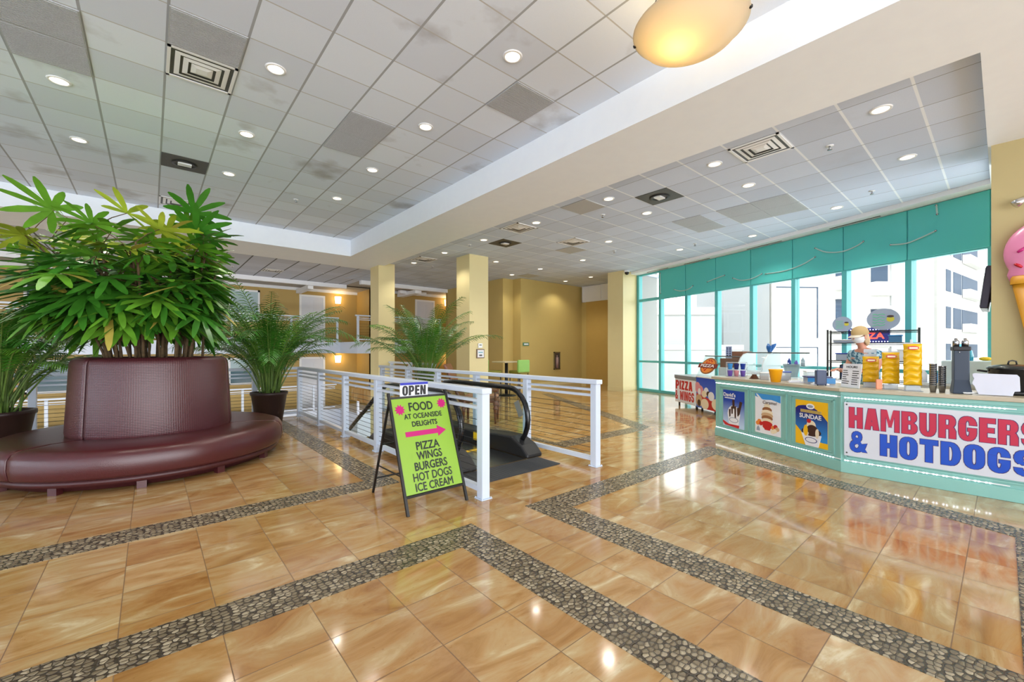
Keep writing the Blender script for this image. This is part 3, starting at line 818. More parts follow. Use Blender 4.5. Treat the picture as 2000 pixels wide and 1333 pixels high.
# ------------------------------------------------------------------ escalator
esc = thing('escalator', 'escalator going down between the two white railings', 'escalator', (3.3, 6.0, 0))
M_SKIRT = mat('brushed_escalator_steel', (120, 124, 130), .35, .9, var=.04, stretch=(1, 12, 1))
def run(x, zoff):      # profile of the truss along +Y: level, then down at 30 degrees
    return [(x, 4.75, zoff), (x, 6.25, zoff), (x, 12.0, zoff - 3.32)]
for x, lab in ((2.80, 'near'), (3.88, 'far')):
    # moulded newel base
    q = MB()
    prof = [(4.05, 0.0), (5.2, 0.0), (6.3, 0.0), (6.3, .20), (5.2, .20), (4.75, .24), (4.40, .25), (4.18, .16), (4.06, .05)]
    q.prism([(p[0], p[1]) for p in prof], -.14, .14, Matrix(((0, 0, 1, x), (1, 0, 0, 0), (0, 1, 0, 0), (0, 0, 0, 1))))
    q.build('newel_base', M_BLACK, esc, bevel=.025)
    # sloping deck below
    q = MB(); q.box(-.14, .14, 0, 6.7, -.32, .20, Matrix.Translation((x, 6.28, 0)) @ Matrix.Rotation(math.radians(-30), 4, 'X')); q.build('deck', M_SKIRT, esc)
    # handrail: level run, half-round return, slope
    pts = [(x, 12.0, .90 - 3.32), (x, 6.55, .90 - .16), (x, 6.3, .875), (x, 6.0, .90), (x, 5.4, .90)]
    for k in range(0, 13):
        a = PI / 2 + PI * k / 12
        pts.append((x, 4.60 + .41 * math.cos(a), .49 + .41 * math.sin(a)))
    pts.append((x, 4.75, .085)); pts.append((x, 4.95, .10))
    q = MB(); q.tube(pts, .036, 10); q.build('handrail', M_BLACKG, esc)
    # glass balustrade
    poly = [(4.75, .2), (6.3, .2), (12.0, -3.1), (12.0, -2.5), (6.4, .84), (6.0, .88), (4.60, .88)]
    for k in range(1, 10):
        a = PI / 2 + PI * k / 12
        poly.append((4.60 + .38 * math.cos(a), .49 + .38 * math.sin(a)))
    q = MB(); q.prism(poly, -.006, .006, Matrix(((0, 0, 1, x), (1, 0, 0, 0), (0, 1, 0, 0), (0, 0, 0, 1)))); q.build('glass_balustrade', M_GLASS2, esc)
q = MB(); q.box(2.95, 3.73, 4.06, 5.6, -.004, .010)
q.build('comb_plate', M_STEEL, esc)
q = MB(); q.box(2.95, 3.73, 4.85, 4.92, .012, .016); q.build('yellow_safety_line', mat('yellow_line_paint', (226, 182, 30), .5, var=.02), esc)
for k in range(22):
    q = MB(); y0 = 5.6 + k * .3; zt = -max(0, (y0 - 6.2)) * .577
    q.box(2.95, 3.73, y0, y0 + .30, zt - .3, zt)
    for j in range(13): q.box(2.97 + j * .06, 2.99 + j * .06, y0, y0 + .30, zt, zt + .008)
    q.build('step', M_SKIRT, esc)
ys = thing('safety_sticker', 'yellow caution sticker on the inner escalator skirt', 'sticker', (3.735, 5.1, .13))
q = MB(); q.box(3.728, 3.737, 4.95, 5.25, .07, .19); q.build('sticker', mat('yellow_sticker', (232, 196, 30), .4, var=0), ys)
q = MB(); q.disc(5.1, .13, .035, .035, 3.723, 3.728, 16, Matrix(((0, 0, 1, 0), (1, 0, 0, 0), (0, 1, 0, 0), (0, 0, 0, 1)))); q.build('pictogram', M_BLACK, ys)
plate = thing('instruction_plate', 'grey instruction plate on the escalator glass under the far handrail', 'sign', (3.86, 4.42, .62))
q = MB(); q.box(-.005, .005, -.05, .05, -.11, .11, Matrix.Translation((3.862, 4.36, .62)) @ Matrix.Rotation(math.radians(-28), 4, 'X')); q.build('plate', mat('dull_grey_plate', (120, 124, 118), .4), plate)
q = MB(); q.box(2.66, 3.90, 3.62, 4.03, 0, .012)
for k in range(24): q.box(2.68 + k * .049, 2.70 + k * .049, 3.64, 4.01, .012, .014)
tag(q.build('rubber_mat', M_RUBBER, None, bevel=.003, seg=1), 'black rubber mat at the head of the escalator', 'mat')

# ------------------------------------------------------------------ carved wooden lounge chair behind the far railing
ch = thing('wooden_lounge_chair', 'dark carved wooden lounge chair behind the escalator railing', 'chair', (4.98, 6.86, 0))
R_ = Matrix.Translation((4.98, 6.86, 0)) @ Matrix.Rotation(math.radians(-44), 4, 'Z')   # local +x: the way the chair faces
q = MB(R_); q.box(-.30, .42, -.28, .28, .40, .47); q.build('seat', M_WOOD, ch, bevel=.02)
q = MB(R_); q.box(-.03, .03, -.27, .27, 0, .80, Matrix.Translation((-.30, 0, .42)) @ Matrix.Rotation(math.radians(-24), 4, 'Y')); q.build('backrest', M_WOOD, ch, bevel=.02)
for sx_ in (-.24, .38):
    for sy_ in (-.26, .26):
        q = MB(); q.lathe([(0, 0), (.018, 0), (.022, .10), (.034, .25), (.050, .30), (.032, .33), (.052, .38), (.045, .44), (.03, .46), (0, .46)], tuple(R_ @ Vector((sx_, sy_, 0))), 14); q.build('leg', M_WOOD, ch)
for sy_ in (-.29, .29):
    q = MB(R_); q.tube([(-.40, sy_, .66), (.1, sy_, .68), (.42, sy_, .64)], .028, 8); q.tube([(.38, sy_, .44), (.38, sy_, .66)], .022, 8); q.build('armrest', M_WOOD, ch)
q = MB(R_); q.box(-.26, .40, -.25, .25, .47, .53); q.build('seat_cushion', mat('tan_cushion', (168, 120, 84), .8), ch, bevel=.025)

# ------------------------------------------------------------------ tall tables and green stools in the seating corner
M_GREEN = mat('apple_green_upholstery', (138, 188, 92), .6, var=.04)
M_OLIVE = mat('olive_seat_upholstery', (128, 128, 44), .6, var=.06)
tb = thing('bistro_table', 'tall bistro table with a pale top in the seating corner', 'table', (8.45, 10.12, 0))
q = MB(); q.box(8.12, 8.78, 9.8, 10.44, 1.03, 1.07); q.build('tabletop', mat('pale_laminate', (196, 182, 150), .4), tb, bevel=.01)
q = MB(); q.cyl((8.45, 10.12, .03), (8.45, 10.12, 1.03), .05); q.build('pedestal', M_BLACK, tb)
q = MB(); q.lathe([(0, .04), (.1, .04), (.3, .015), (.3, 0), (0, 0)], (8.45, 10.12, 0), 24); q.build('base', M_BLACK, tb)
def stool(label, x, y, rz):
    t = thing('bar_chair', label, 'chair', (x, y, 0), rz); F = WM[t.name]
    q = MB(F); q.box(-.24, .24, -.23, .23, .70, .79); q.build('seat', M_OLIVE, t, bevel=.03)
    q = MB(F); q.box(-.25, -.17, -.23, .23, .74, 1.12); q.build('backrest', M_GREEN, t, bevel=.03)
    for a in (-.2, .2):
        for c in (-.19, .19):
            q = MB(F); q.tube([(a * 1.05, c * 1.1, 0), (a, c, .71)], .016, 6); q.build('leg', M_BLACK, t)
    q = MB(F)
    for c in (-.2, .2): q.tube([(-.2, c, .28), (.2, c, .28)], .01, 6)
    q.tube([(.2, -.2, .28), (.2, .2, .28)], .01, 6); q.build('footrest', M_BLACK, t)
stool('green bar chair left of the tall bistro table, next to the sign pillar', 8.04, 10.22, math.radians(-40))
stool('green bar chair right of the tall bistro table, its back towards the railing', 8.66, 9.76, math.radians(88))

# ------------------------------------------------------------------ wall fittings
ef = thing('extinguisher_cabinet', 'narrow fire extinguisher cabinet set in the yellow far wall', 'cabinet', (12.55, 11.83, .95))
fx = frame((12.37, 11.845, .62), (1, 0, 0))
q = MB(fx); q.box(0, .36, 0, .04, 0, .04); q.box(0, .36, .68, .72, 0, .04); q.box(0, .04, 0, .72, 0, .04); q.box(.32, .36, 0, .72, 0, .04); q.build('frame', M_STEEL, ef)
q = MB(fx); q.box(.04, .32, .04, .68, 0, .008); q.build('back_panel', mat('dark_cabinet_back', (76, 64, 54), .5), ef)
q = MB(); q.cyl((12.55, 11.81, .68), (12.55, 11.81, 1.12), .06); q.cyl((12.55, 11.81, 1.12), (12.55, 11.81, 1.2), .02); q.build('extinguisher', mat('extinguisher_grey_red', (150, 120, 112), .4), ef)
gp = thing('room_plaque', 'small green plaque near the corner of the yellow far wall', 'sign', (10.85, 11.84, 1.65))
q = MB(); q.box(10.70, 11.0, 11.82, 11.85, 1.58, 1.70); q.build('plate', mat('green_plaque', (74, 128, 104), .4), gp)
q = MB(); q.box(10.74, 10.96, 11.815, 11.82, 1.615, 1.665); q.build('pictogram', M_PAPER, gp)
for nm, lab, cat_, y, z, w, h, m in (('call_box', 'dark red call box on the ochre service door', 'call box', 9.95, 1.22, .14, .18, mat('dark_red_box', (96, 40, 34), .5)), ('door_plaque', 'green door plaque half hidden by the window pier', 'sign', 9.88, 1.66, .10, .30, mat('green_plaque', (74, 128, 104), .4))):
    q = MB(); q.box(13.98, 14.06, y - w / 2, y + w / 2, z - h / 2, z + h / 2); tag(q.build(nm, m, None, bevel=.01), lab, cat_)
th = thing('thermostat', 'white thermostat on the cream pillar above the framed notice', 'thermostat', (7.16, 9.745, 1.55))
q = MB(); q.box(7.085, 7.235, 9.73, 9.76, 1.485, 1.615); q.build('housing', M_WHITEP, th, bevel=.008)
q = MB(); q.box(7.12, 7.2, 9.727, 9.731, 1.55, 1.58); q.build('display', mat('grey_display', (120, 126, 124), .3), th)
fn = thing('framed_notice', 'framed paper notice on the cream pillar', 'notice', (7.16, 9.74, 1.33))
q = MB(); q.box(7.03, 7.30, 9.725, 9.76, 1.19, 1.45); q.build('frame', mat('dull_brown_frame', (120, 98, 80), .4), fn, bevel=.006)
q = MB(); q.box(7.055, 7.275, 9.722, 9.727, 1.215, 1.425); q.build('paper', M_PAPER, fn)
q = MB(); q.box(7.085, 7.235, 9.719, 9.722, 1.34, 1.37); q.build('pale_blue_heading', mat('pale_blue_ink', (120, 178, 196), .5, var=0), fn)
q = MB()
for k in range(5): q.box(7.11 + k * .021, 7.127 + k * .021, 9.719, 9.722, 1.25, 1.29 + .01 * (k % 2))
q.build('dark_lines', M_BLACK, fn)
# lit wall lamps in the corridors
M_SCON = mat('lit_sconce_shade', (255, 220, 150), .5, var=0, emit=(255, 206, 128), estr=6.0)
def sconce(label, x, y, z):
    t = thing('wall_sconce', label, 'wall lamp', (x, y, z))
    q = MB(); q.box(x - .13, x + .13, y - .02, y, z - .18, z + .18); q.build('back_plate', M_STEEL, t)
    q = MB(); q.lathe([(.12, -.16), (.15, .16)], (x, y - .02, z), 14, PI, 2 * PI); q.build('shade', M_SCON, t)
    light('sconce_light', 'POINT', (0, -.32, .05), 9, (1, .72, .38), parent=t, shadow_soft_size=.1)
sconce('lit wall lamp beside the upper corridor door', 6.53, 19.9, 3.70)
sconce('lit wall lamp beside the lower corridor door', 6.53, 19.9, 1.0)
sconce('lit wall lamp on the upper corridor seen between the two pillars', 11.28, 18.2, 3.78)
sconce('lit wall lamp on the lower corridor seen between the two pillars', 11.4, 18.2, .98)
xs = thing('exit_sign', 'red glowing EXIT sign beside the first cream pillar', 'sign', (7.75, 17.9, 3.72))
q = MB(); q.box(7.7, 8.0, 17.85, 17.9, 3.62, 3.84); q.build('housing', M_BLACK, xs)
text('lettering', 'EXIT', frame((7.72, 17.85, 3.66), (1, 0, 0)), .13, mat('red_exit_glow', (255, 60, 30), .5, var=0, emit=(255, 60, 30), estr=4.0), xs, w=.26, bold=.03)
cd = thing('security_camera', 'small dome security camera on the ceiling above the window pier', 'camera', (12.35, 8.2, ZT))
q = MB(); q.cyl((12.25, 8.3, ZT - .07), (12.25, 8.3, ZT), .09); q.build('base', M_WHITEP, cd)
q = MB(); q.ell((12.25, 8.3, ZT - .09), .075, .075, .075); q.build('dome', M_BLACKG, cd)

# ------------------------------------------------------------------ ceiling fixtures
def downlight_proto(z, label, loc, watt):
    t = thing('recessed_downlight', label, 'ceiling light', loc)
    x, y, _ = loc
    q = MB(); q.lathe([(.076, -.001), (.078, -.012), (.098, -.010), (.102, -.001)], (x, y, z), 28); q.build('trim_ring', M_WHITEP, t)
    q = MB(); q.lathe([(0, -.004), (.078, -.004)], (x, y, z), 28, smooth=False); q.build('lens', M_LAMP, t)
    light('downlight_beam', 'SPOT', (0, 0, -.03), watt, (1.0, .94, .83), parent=t, spot_size=math.radians(125), spot_blend=.6, shadow_soft_size=.07)
    return t
WATT = 60
first = None
xsA = [-0.79, 1.035, 2.865]; ysA = [3.33, 5.16, 6.99, 8.77]
colname = ['left of three', 'middle of three', 'right of three']
for j, y in enumerate(ysA):
    for i, x in enumerate(xsA):
        if j == 0 and i < 2: continue
        lab = 'recessed downlight in the raised ceiling, %s row from its far end, %s' % (ordn(3 - j), colname[i] if j else 'nearest the bowl lamp')
        if first is None: first = downlight_proto(ZC, lab, (x, y, ZC), WATT)
        else: dup(first, (x, y, ZC), 0, lab)
rowsB = [(6.2, [(0.89, 'nearest the ice cream wall'), (2.72, 'next to the near square diffuser'), (4.58, 'beside the pale grey panel'), (6.44, 'close to the middle diffuser'), (8.29, 'beyond the middle speaker panel'), (10.1, 'fifth beyond the beam, before the sign pillar'), (11.9, 'farthest, above the first cream pillar')]),
         (7.42, [(2.71, 'in line with the near diffuser'), (4.57, 'in front of the dark speaker panel')]),
         (8.02, [(0.87, 'near the ice cream wall end'), (10.1, 'right of the sign pillar')]),
         (8.65, [(6.39, 'left of the grey double grille')]),
         (9.86, [(2.05, 'over the big grey grille'), (8.23, 'deep in the room'), (10.05, 'above the seating corner'), (11.5, 'against the yellow wall step')]),
         (10.8, [(3.86, 'over the grilles near the windows'), (5.66, 'third along the windows')]),
         (12.38, [(9.95, 'before the louvre panel'), (11.2, 'in the far corner')])]
nameB = {6.2: 'beside the long beam', 7.42: 'in the second row from the beam', 8.02: 'in the third row from the beam', 8.65: 'in the middle row', 9.86: 'in the fifth row from the beam', 10.8: 'in the row next to the windows', 12.38: 'by the service door'}
for x, ys_ in rowsB:
    for y, ex in ys_:
        dup(first, (x, y, ZT), 0, 'recessed downlight %s, %s' % (nameB[x], ex))

def diffuser(name, label, cat, x, y, z, kind):
    t = thing(name, label, cat, (x, y, z)); h = .30
    if kind == 'diffuser':
        q = MB(); 
        q.box(x - h, x + h, y - h, y - h + .03, z - .012, z - .001); q.box(x - h, x + h, y + h - .03, y + h, z - .012, z - .001); q.box(x - h, x - h + .03, y - h, y + h, z - .012, z - .001); q.box(x + h - .03, x + h, y - h, y + h, z - .012, z - .001)
        q.build('frame', M_WHITEP, t)
        q = MB(); q.box(x - .27, x + .27, y - .27, y + .27, z - .004, z - .001); q.build('dark_throat', M_DGREY, t)
        for k, s_ in enumerate((.235, .165, .095)):
            q = MB(); w = .05 if k < 2 else .0
            a, c = s_, s_ - .045
            zz0, zz1 = z - .012 - .003 * k, z - .006
            # mitred sloping vane
            vs = [(-a, -a, zz1), (a, -a, zz1), (a, a, zz1), (-a, a, zz1), (-c, -c, zz0), (c, -c, zz0), (c, c, zz0), (-c, c, zz0)]
            fs = [(0, 4, 5, 1), (1, 5, 6, 2), (2, 6, 7, 3), (3, 7, 4, 0)]
            if k == 2: fs.append((4, 7, 6, 5))
            q._add([(x + v[0], y + v[1], v[2]) for v in vs], fs); q.build('vane', M_WHITEP, t)
    elif kind == 'speaker':
        q = MB(); q.box(x - h, x + h, y - h, y + h, z - .008, z - .001); q.build('panel', M_DGREY, t)
        q = MB(); q.lathe([(.16, 0), (.17, -.012), (.12, -.012), (.115, 0)], (x, y, z - .008), 24); q.build('ring', M_BLACK, t)
        q = MB(); q.box(x - .09, x + .09, y - .06, y + .06, z - .03, z - .008); q.build('lamp_plate', M_WHITEP, t)
    else:
        q = MB(); q.box(x - h, x + h, y - h, y + h, z - .010, z - .001); q.build('panel', M_GREY, t)
        q = MB()
        if kind != 'plain':
            for k in range(28): q.box(x - h + .012, x + h - .012, y - h + .018 + k * .0207, y - h + .026 + k * .0207, z - .014, z - .010)
            q.build('slats', M_GREY, t)
    return t
G = .6096
def cA(i, j): return (.122 + (i + .5) * G, .5433 + (j + 8.5) * G)     # tile centres of the raised ceiling, j counted from y = 5.42
for nm, lab, cat_, x, y, kd in (
    ('air_diffuser', 'square air diffuser in the raised ceiling beside the near return grille', 'air vent', .427, 5.73, 'diffuser'),
    ('air_diffuser', 'square air diffuser at the far end of the raised ceiling, above the palm', 'air vent', .427, 11.2, 'diffuser'),
    ('return_grille', 'grey slatted return grille next to the near air diffuser of the raised ceiling', 'air vent', .427, 5.115, 'grille'),
    ('return_grille', 'grey return grille at the left edge of the raised ceiling, nearer of the pair', 'air vent', -.79, 5.73, 'grille'),
    ('return_grille', 'grey return grille at the left edge of the raised ceiling, farther of the pair', 'air vent', -.79, 6.34, 'grille'),
    ('speaker_panel', 'dark ceiling panel with a small white plate, above the palm', 'ceiling panel', .427, 8.77, 'speaker'),
    ('return_grille', 'grey perforated grille in the middle of the raised ceiling, nearer of the pair', 'air vent', 2.255, 5.73, 'grille'),
    ('return_grille', 'grey perforated grille in the middle of the raised ceiling, farther of the pair', 'air vent', 2.255, 6.34, 'grille'),
    ('return_grille', 'grey perforated grille of the raised ceiling close to the long beam', 'air vent', 3.475, 3.90, 'grille')):
    diffuser(nm, lab, cat_, x, y, ZC, kd)
def sB(v, o): return o + round((v - o) / G) * G
for nm, lab, cat_, x, y, kd in (
    ('air_diffuser', 'big square air diffuser in the lower ceiling, nearest the camera', 'air vent', 6.19, 2.11, 'diffuser'),
    ('air_diffuser', 'square air diffuser in the lower ceiling beside the long beam, in mid room', 'air vent', 6.19, 6.99, 'diffuser'),
    ('air_diffuser', 'square air diffuser in the lower ceiling above a grey blank panel', 'air vent', 8.02, 6.99, 'diffuser'),
    ('air_diffuser', 'square air diffuser in the lower ceiling between the two cream pillars', 'air vent', 6.19, 11.25, 'diffuser'),
    ('speaker_panel', 'dark speaker panel in the lower ceiling, nearer of two', 'ceiling panel', 6.80, 3.94, 'speaker'),
    ('speaker_panel', 'dark speaker panel in the lower ceiling, farther of two', 'ceiling panel', 6.80, 8.20, 'speaker'),
    ('blank_panel', 'pale grey blank panel beside the long beam', 'ceiling panel', 6.19, 5.16, 'plain'),
    ('blank_panel', 'pale grey blank panel next to a square diffuser in mid room', 'ceiling panel', 8.63, 7.60, 'plain'),
    ('blank_panel', 'pale grey blank panel over the seating corner', 'ceiling panel', 10.46, 11.25, 'plain'),
    ('return_grille', 'grey return grille near the windows, nearest left tile of the big four', 'air vent', 8.63, 2.72, 'grille'),
    ('return_grille', 'grey return grille near the windows, nearest right tile of the big four', 'air vent', 9.24, 2.72, 'grille'),
    ('return_grille', 'grey return grille near the windows, far left tile of the big four', 'air vent', 8.63, 3.33, 'grille'),
    ('return_grille', 'grey return grille near the windows, far right tile of the big four', 'air vent', 9.24, 3.33, 'grille'),
    ('return_grille', 'grey return grille beyond the big four, left of the pair', 'air vent', 8.63, 4.24, 'grille'),
    ('return_grille', 'grey return grille beyond the big four, right of the pair', 'air vent', 9.24, 4.24, 'grille')):
    diffuser(nm, lab, cat_, x, y, ZT, kd)
diffuser('air_diffuser', 'air diffuser in the low ceiling behind the raised one, left of the pillars', 'air vent', 3.15, 16.2, ZT, 'diffuser')
# sprinkler heads
sp0 = None
for x, y, z, lab in ((2.25, 9.39, ZC, 'sprinkler head in the raised ceiling, towards its far end'), (6.80, 1.49, ZT, 'sprinkler head in the lower ceiling near the big diffuser'), (9.28, 1.45, ZT, 'sprinkler head in the lower ceiling near the teal panels'),
                     (6.85, 5.2, ZT, 'sprinkler head in the lower ceiling between the two speaker panels'), (10.5, 5.1, ZT, 'sprinkler head in the lower ceiling beyond the grilles'), (6.2, 8.9, ZT, 'sprinkler head beside the long beam, past the far speaker panel'), (6.9, 12.0, ZT, 'sprinkler head between the two cream pillars'),
                     (2.0, 16.2, ZT, 'sprinkler head in the low ceiling behind the raised one, left'), (4.6, 15.6, ZT, 'sprinkler head in the low ceiling behind the raised one, right'), (9.6, 6.9, ZT, 'sprinkler head in mid room of the lower ceiling')):
    if sp0 is None:
        sp0 = thing('sprinkler_head', lab, 'sprinkler', (x, y, z))
        q = MB(); q.cyl((x, y, z), (x, y, z - .008), .045, n=14); q.build('escutcheon', M_WHITEP, sp0)
        q = MB(); q.cyl((x, y, z - .008), (x, y, z - .05), .012, n=8); q.cyl((x, y, z - .05), (x, y, z - .056), .028, n=10); q.build('nozzle', M_STEEL, sp0)
    else: dup(sp0, (x, y, z), 0, lab)
# slot diffusers in the bulkhead by the glass
for k, (y, lab) in enumerate(((7.4, 'farthest'), (5.9, 'third from the camera'), (3.9, 'second from the camera'), (2.0, 'nearest the camera'))):
    a = Vector((wx(y + .45) - .2, y + .45, ZB)); c = Vector((wx(y - .45) - .2, y - .45, ZB))
    R = (c - a).normalized(); f_ = frame(a, R, (R.y, -R.x, 0))
    t = thing('slot_diffuser', 'dark linear slot diffuser above the teal panels, %s' % lab, 'air vent', tuple(a))
    q = MB(f_); q.box(0, (c - a).length, -.03, .03, -.006, .002); q.build('frame', M_WHITEP, t)
    q = MB(f_); q.box(.01, (c - a).length - .01, -.014, .014, -.009, .009); q.build('slot', M_BLACK, t)

# glass bowl lamp
M_BOWL = bpy.data.materials.new('frosted_bowl_glass'); M_BOWL.use_nodes = True
_nt = M_BOWL.node_tree; _nt.nodes.clear()
_o = _nt.nodes.new('ShaderNodeOutputMaterial'); _d = _nt.nodes.new('ShaderNodeBsdfDiffuse'); _t = _nt.nodes.new('ShaderNodeBsdfTranslucent'); _g = _nt.nodes.new('ShaderNodeBsdfGlossy')
_d.inputs[0].default_value = lin((214, 212, 204)) + (1,); _t.inputs[0].default_value = lin((240, 226, 196)) + (1,); _g.inputs['Roughness'].default_value = .15
_m = _nt.nodes.new('ShaderNodeMixShader'); _m.inputs[0].default_value = .6; _m2 = _nt.nodes.new('ShaderNodeMixShader'); _m2.inputs[0].default_value = .06
_nt.links.new(_d.outputs[0], _m.inputs[1]); _nt.links.new(_t.outputs[0], _m.inputs[2]); _nt.links.new(_m.outputs[0], _m2.inputs[1]); _nt.links.new(_g.outputs[0], _m2.inputs[2]); _nt.links.new(_m2.outputs[0], _o.inputs[0])
bw = thing('bowl_lamp', 'large frosted glass bowl lamp hanging close under the raised ceiling', 'ceiling light', (3.32, 1.66, 4.5))
q = MB(); q.lathe([(0, -.19), (.12, -.182), (.25, -.145), (.36, -.08), (.43, 0.0), (.44, .004), (.435, .012), (.42, .006), (.35, -.066), (.24, -.132), (0, -.175)], (3.32, 1.66, 4.05), 48); q.build('glass_bowl', M_BOWL, bw)
for k in range(4):
    a = math.radians(20 + 90 * k); x, y = 3.32 + .435 * math.cos(a), 1.66 + .435 * math.sin(a)
    q = MB(); q.ell((x, y, 4.055), .016, .016, .016, 8, 6); q.tube([(x, y, 4.055), (3.32 + .2 * math.cos(a), 1.66 + .2 * math.sin(a), 4.49)], .004, 5); q.build('clip', M_BLACK, bw)
q = MB(); q.cyl((3.32, 1.66, 4.46), (3.32, 1.66, 4.5), .22, n=28); q.build('ceiling_plate', M_WHITEP, bw)
light('bowl_light', 'POINT', (-.08, .05, -.50), 9, (1, .72, .36), parent=bw, shadow_soft_size=.1)
# ------------------------------------------------------------------ food counter
PA = Vector((7.225, 3.152, 0)); PB = Vector((6.174, 1.237, 0)); PC = Vector((6.19, -1.7, 0))
T1 = (PB - PA).normalized(); T2 = (PC - PB).normalized(); L1 = (PB - PA).length
N1 = Vector((T1.y, -T1.x, 0)); N2 = Vector((T2.y, -T2.x, 0))     # towards the customers
F1 = frame(PA, T1); F2 = frame(PB, T2)
cnt = thing('food_counter', 'mint green food counter with panelled front and beige top', 'counter', tuple(PB))
def plan(off, back):
    a = PA + N1 * off; c = PC + N2 * off
    b_ = PB + (N1 + N2) * (off / (1 + N1.dot(N2)))
    bi = PB - (N1 + N2) * (back / (1 + N1.dot(N2)))
    return [tuple(x)[:2] for x in (a, b_, c, PC - N2 * back, bi, PA - N1 * back)]
q = MB(); q.prism(plan(0, .70), .0, .945); q.build('body', M_MINT, cnt)
q = MB(); pl = plan(.05, .74); pl[0] = (pl[0][0] - T1.x * .05, pl[0][1] - T1.y * .05); pl[5] = (pl[5][0] - T1.x * .05, pl[5][1] - T1.y * .05)
q.prism(pl, .945, .985); q.build('worktop', mat('beige_worktop', (186, 174, 150), .3, var=.06, scale=14), cnt, bevel=.006)
q = MB(); q.prism(plan(.018, .0), 0.0, .125); q.build('plinth', M_MINT, cnt, bevel=.004)
q = MB(); q.prism(plan(.022, .0), .905, .945); q.build('cornice', M_MINT, cnt, bevel=.006)
def panel_frame(F, s0, s1, z0, z1):
    q = MB(F)
    for a in (0, .022):
        d = .014 if a == 0 else .008
        q.box(s0 + a, s1 - a, z0 + a, z0 + a + .016, 0, d); q.box(s0 + a, s1 - a, z1 - a - .016, z1 - a, 0, d); q.box(s0 + a, s0 + a + .016, z0 + a, z1 - a, 0, d); q.box(s1 - a - .016, s1 - a, z0 + a, z1 - a, 0, d)
    q.build('panel_moulding', M_MINT, cnt)
for s0, s1 in ((.10, .74), (.78, 1.42), (1.48, 2.10)): panel_frame(F1, s0, s1, .17, .84)
panel_frame(F2, .03, 2.0, .17, .86)
q = MB(F1); q.box(L1 - .02, L1, .125, .905, 0, .012); q.build('corner_bead', M_MINT, cnt)

def led(label, F, s0, s1, z, step, pair=False, off=.012):
    t = thing('led_strip', label, 'light strip', tuple(F @ Vector((s0, z, off))))
    q = MB(F); q.box(s0, s1 + .03, z - .005, z + .005, off, off + .003); q.build('tape', M_WHITEP, t)
    n = int((s1 - s0) / step)
    for k in range(n):
        s_ = s0 + k * step
        for d in ((0, .024) if pair else (0,)):
            q = MB(F); q.box(s_ + d, s_ + d + .0115, z - .006, z + .006, off + .003, off + .009); q.build('diode', M_LED, t)
led('white LED strip under the worktop of the poster side of the counter', F1, .04, 2.16, 0.885, .0225, off=.022)
led('white LED strip along the foot of the poster side of the counter', F1, .04, 2.16, .15, .036, off=.018)
led('white LED strip above the hamburgers banner', F2, .03, 1.29, .878, .031, off=.022)
led('white LED strip below the hamburgers banner', F2, .03, 1.25, .147, .073, True, off=.018)

# ---- banner
bn = thing('banner', 'white vinyl banner reading HAMBURGERS & HOTDOGS on the mint counter', 'banner', tuple(F2 @ Vector((.025, .2, .02))))
q = MB(F2); q.box(.026, 1.62, .205, .825, .016, .020); q.build('vinyl', mat('white_banner_vinyl', (206, 209, 216), .35, var=.02, scale=3), bn)
M_RED = mat('banner_red', (186, 24, 62), .35, var=.02); M_BLU = mat('banner_blue', (6, 72, 184), .35, var=.02); M_NAVY = mat('banner_outline_navy', (60, 30, 90), .4, var=0)
# block lettering drawn letter by letter (heavy condensed capitals in a 10 x 14 cell)
def rect(x0, y0, x1, y1): return [(x0, y0), (x1, y0), (x1, y1), (x0, y1)]
def ring(cx_, cy_, ro, yo, ri, yi, a0, a1, n=10):
    out = []
    for i in range(n):
        p, r_ = math.radians(a0 + (a1 - a0) * i / n), math.radians(a0 + (a1 - a0) * (i + 1) / n)
        out.append([(cx_ + ro * math.cos(p), cy_ + yo * math.sin(p)), (cx_ + ro * math.cos(r_), cy_ + yo * math.sin(r_)), (cx_ + ri * math.cos(r_), cy_ + yi * math.sin(r_)), (cx_ + ri * math.cos(p), cy_ + yi * math.sin(p))])
    return out
def bowl(x0, x1, y0, y1, t, tv):      # rounded D-shaped half ring on the right
    c = (y0 + y1) / 2; return ring(x0, c, x1 - x0, (y1 - y0) / 2, x1 - x0 - t, (y1 - y0) / 2 - tv, -90, 90)
GL = {}
GL['H'] = [rect(0, 0, 4, 14), rect(6, 0, 10, 14), rect(4, 5.5, 6, 8.7)]
GL['A'] = [[(0, 0), (4, 0), (6.2, 14), (2.6, 14)], [(6.2, 0), (10.2, 0), (7.6, 14), (4, 14)], rect(3.2, 2.6, 7, 5.2)]
GL['M'] = [rect(0, 0, 3.2, 14), rect(9.2, 0, 12.4, 14), [(2, 14), (4.2, 14), (7.2, 3), (5.2, 3)], [(8.2, 14), (10.4, 14), (7.2, 3), (5.2, 3)]]
GL['B'] = [rect(0, 0, 4, 14), rect(4, 0, 6, 2.6), rect(4, 11.4, 6, 14), rect(4, 6, 6, 8.4)] + bowl(6, 10, 0, 7.4, 4, 2.6) + bowl(6, 9.7, 7.0, 14, 4, 2.6)
GL['U'] = [rect(0, 4.5, 4, 14), rect(6, 4.5, 10, 14)] + ring(5, 4.6, 5, 4.9, 1, 2.2, 180, 360)
GL['R'] = [rect(0, 0, 4, 14), rect(4, 11.4, 6, 14), rect(4, 5.6, 6, 8), [(6, 0), (10, 0), (10, 4.4), (8.8, 6.8), (6, 7)]] + bowl(6, 9.9, 6.2, 14, 3.8, 2.6)
GL['G'] = [rect(0, 4.5, 4, 9.5), rect(6, 4.5, 10, 7.4), rect(5, 5.4, 6.2, 7.4), rect(6, 9, 10, 9.8)] + ring(5, 9.6, 5, 4.6, 1, 2, 0, 180) + ring(5, 4.6, 5, 4.9, 1, 2.2, 180, 360)
